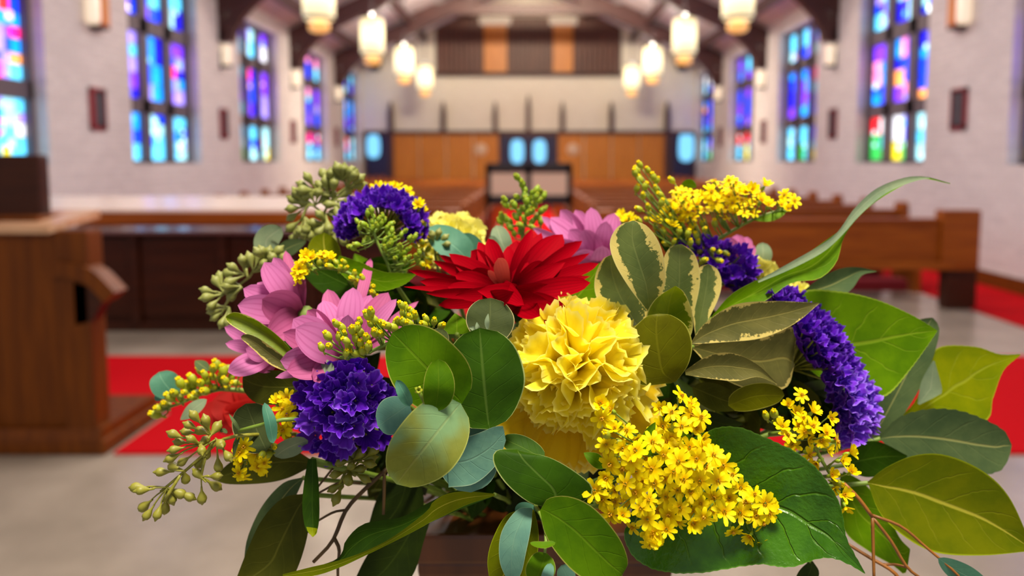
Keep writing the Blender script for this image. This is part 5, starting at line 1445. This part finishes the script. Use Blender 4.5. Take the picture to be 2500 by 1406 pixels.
Hb = [(x + rg.uniform(-3, 3), 458 + 12 * ((x - 945) / 55) ** 2 + rg.uniform(-5, 5)) for x in range(898, 1000, 9)] + [(x, 466 + 10 * ((x - 945) / 55) ** 2) for x in range(905, 995, 11)]
goldenrod('row of yellow goldenrod florets just showing over the purple dome', [(x, y, 'open') for x, y in Hb], .56, 19, twig=[(985, 470, .565), (945, 475, .565), (930, 540, .57), (960, 700, .58)], lean=(0, .8, .3))
Ib = [(1262, 432), (1270, 440), (1275, 450), (1282, 462), (1300, 470), (1310, 462), (1320, 468), (1328, 478), (1295, 485), (1315, 490), (1305, 500), (1285, 490), (1232, 488), (1235, 500), (1262, 480), (1255, 500), (1275, 510), (1290, 520), (1322, 515), (1300, 515), (1330, 510), (1220, 540), (1235, 535), (1245, 540), (1225, 530), (1260, 530), (1280, 535), (1300, 540), (1320, 540), (1245, 555), (1270, 550), (1300, 555), (1268, 520), (1310, 480), (1270, 565), (1290, 570), (1255, 570), (1310, 530), (1290, 505), (1278, 475)]
goldenrod('slender green goldenrod spire standing before the black framed stand', [(x, y, 'green') for x, y in Ib], .565, 21, twig=[(1268, 440, .57), (1285, 500, .57), (1278, 560, .57), (1275, 620, .572), (1290, 720, .58)], lean=(0, .8, .3))
J = [(820, 790), (835, 800), (800, 820), (785, 848), (803, 845), (828, 822), (845, 832), (860, 808), (878, 785), (872, 800), (905, 762), (915, 780), (898, 770), (910, 775), (880, 812), (895, 825), (860, 805), (845, 862), (868, 862), (900, 845), (935, 790), (925, 800), (905, 790), (868, 825), (850, 845), (980, 745), (990, 752), (985, 765), (1005, 760), (1012, 770), (975, 785), (965, 792), (985, 785), (1000, 792), (1040, 778), (1060, 785), (1035, 792), (1078, 795), (1025, 805), (1000, 775), (945, 795), (960, 800), (930, 815), (915, 812), (885, 855), (840, 815), (1010, 800), (880, 838)]
goldenrod('front spray of closed yellow-green goldenrod buds over the pink chrysanthemum', [(x, y, 'bud') for x, y in J], .408, 27, twig=[(830, 872, .412), (880, 868, .412), (940, 842, .413), (1010, 815, .414), (1080, 830, .42), (1130, 900, .45)], lean=(-.15, .6, .6), jd=.007)
K = [(490, 905), (500, 915), (520, 900), (530, 890), (545, 905), (560, 900), (520, 920), (540, 925), (505, 930), (490, 935), (470, 940), (455, 945), (440, 935), (430, 942), (425, 960), (415, 970), (440, 970), (450, 958), (410, 990), (395, 995), (385, 998), (380, 1012), (400, 985), (480, 960), (470, 970), (550, 930), (565, 920), (575, 935), (555, 945), (520, 945), (500, 955), (585, 910), (470, 925)]
goldenrod('soft yellow-green goldenrod buds reaching over the red carpet', [(x, y, 'bud') for x, y in K], .52, 27, twig=[(390, 1000, .525), (440, 985, .525), (500, 960, .527), (570, 950, .53), (680, 970, .55)], lean=(-.3, .5, .5))
goldenrod('few small yellow goldenrod florets beside the grey-green eucalyptus twig', [(675, 980), (700, 972), (715, 985), (690, 998), (700, 1015), (710, 1030), (690, 1050), (705, 1062), (595, 1090), (585, 1105), (605, 1115), (625, 1105), (620, 1125), (590, 1128), (582, 1155), (590, 1165), (645, 1130), (650, 1145, 'half'), (630, 1140), (655, 1110, 'bud'), (640, 1110, 'bud'), (670, 1090, 'bud')], .442, 25, twig=[(595, 1130, .446), (640, 1105, .446), (690, 1050, .448), (760, 1030, .47)], lean=(-.3, .1, .8))
goldenrod('tiny yellow goldenrod tip beside the pink petals next to the cream-edged leaf', [(1515, 525), (1525, 530), (1535, 528), (1520, 538), (1540, 535), (1530, 540), (1510, 532)], .56, 17, twig=[(1525, 540, .565), (1535, 600, .565), (1560, 700, .57)], lean=(0, .7, .4))

# folded edges and leaf tips belong to the leaf they are on
for o in list(bpy.data.objects):
    if o.name.split('.')[0] in ('folded_edge', 'folded_corner', 'leaf_tip') and o.parent is not None:
        lf = [c for c in o.parent.children if c.name.split('.')[0] == 'leaf']
        if lf: o.parent = lf[0]
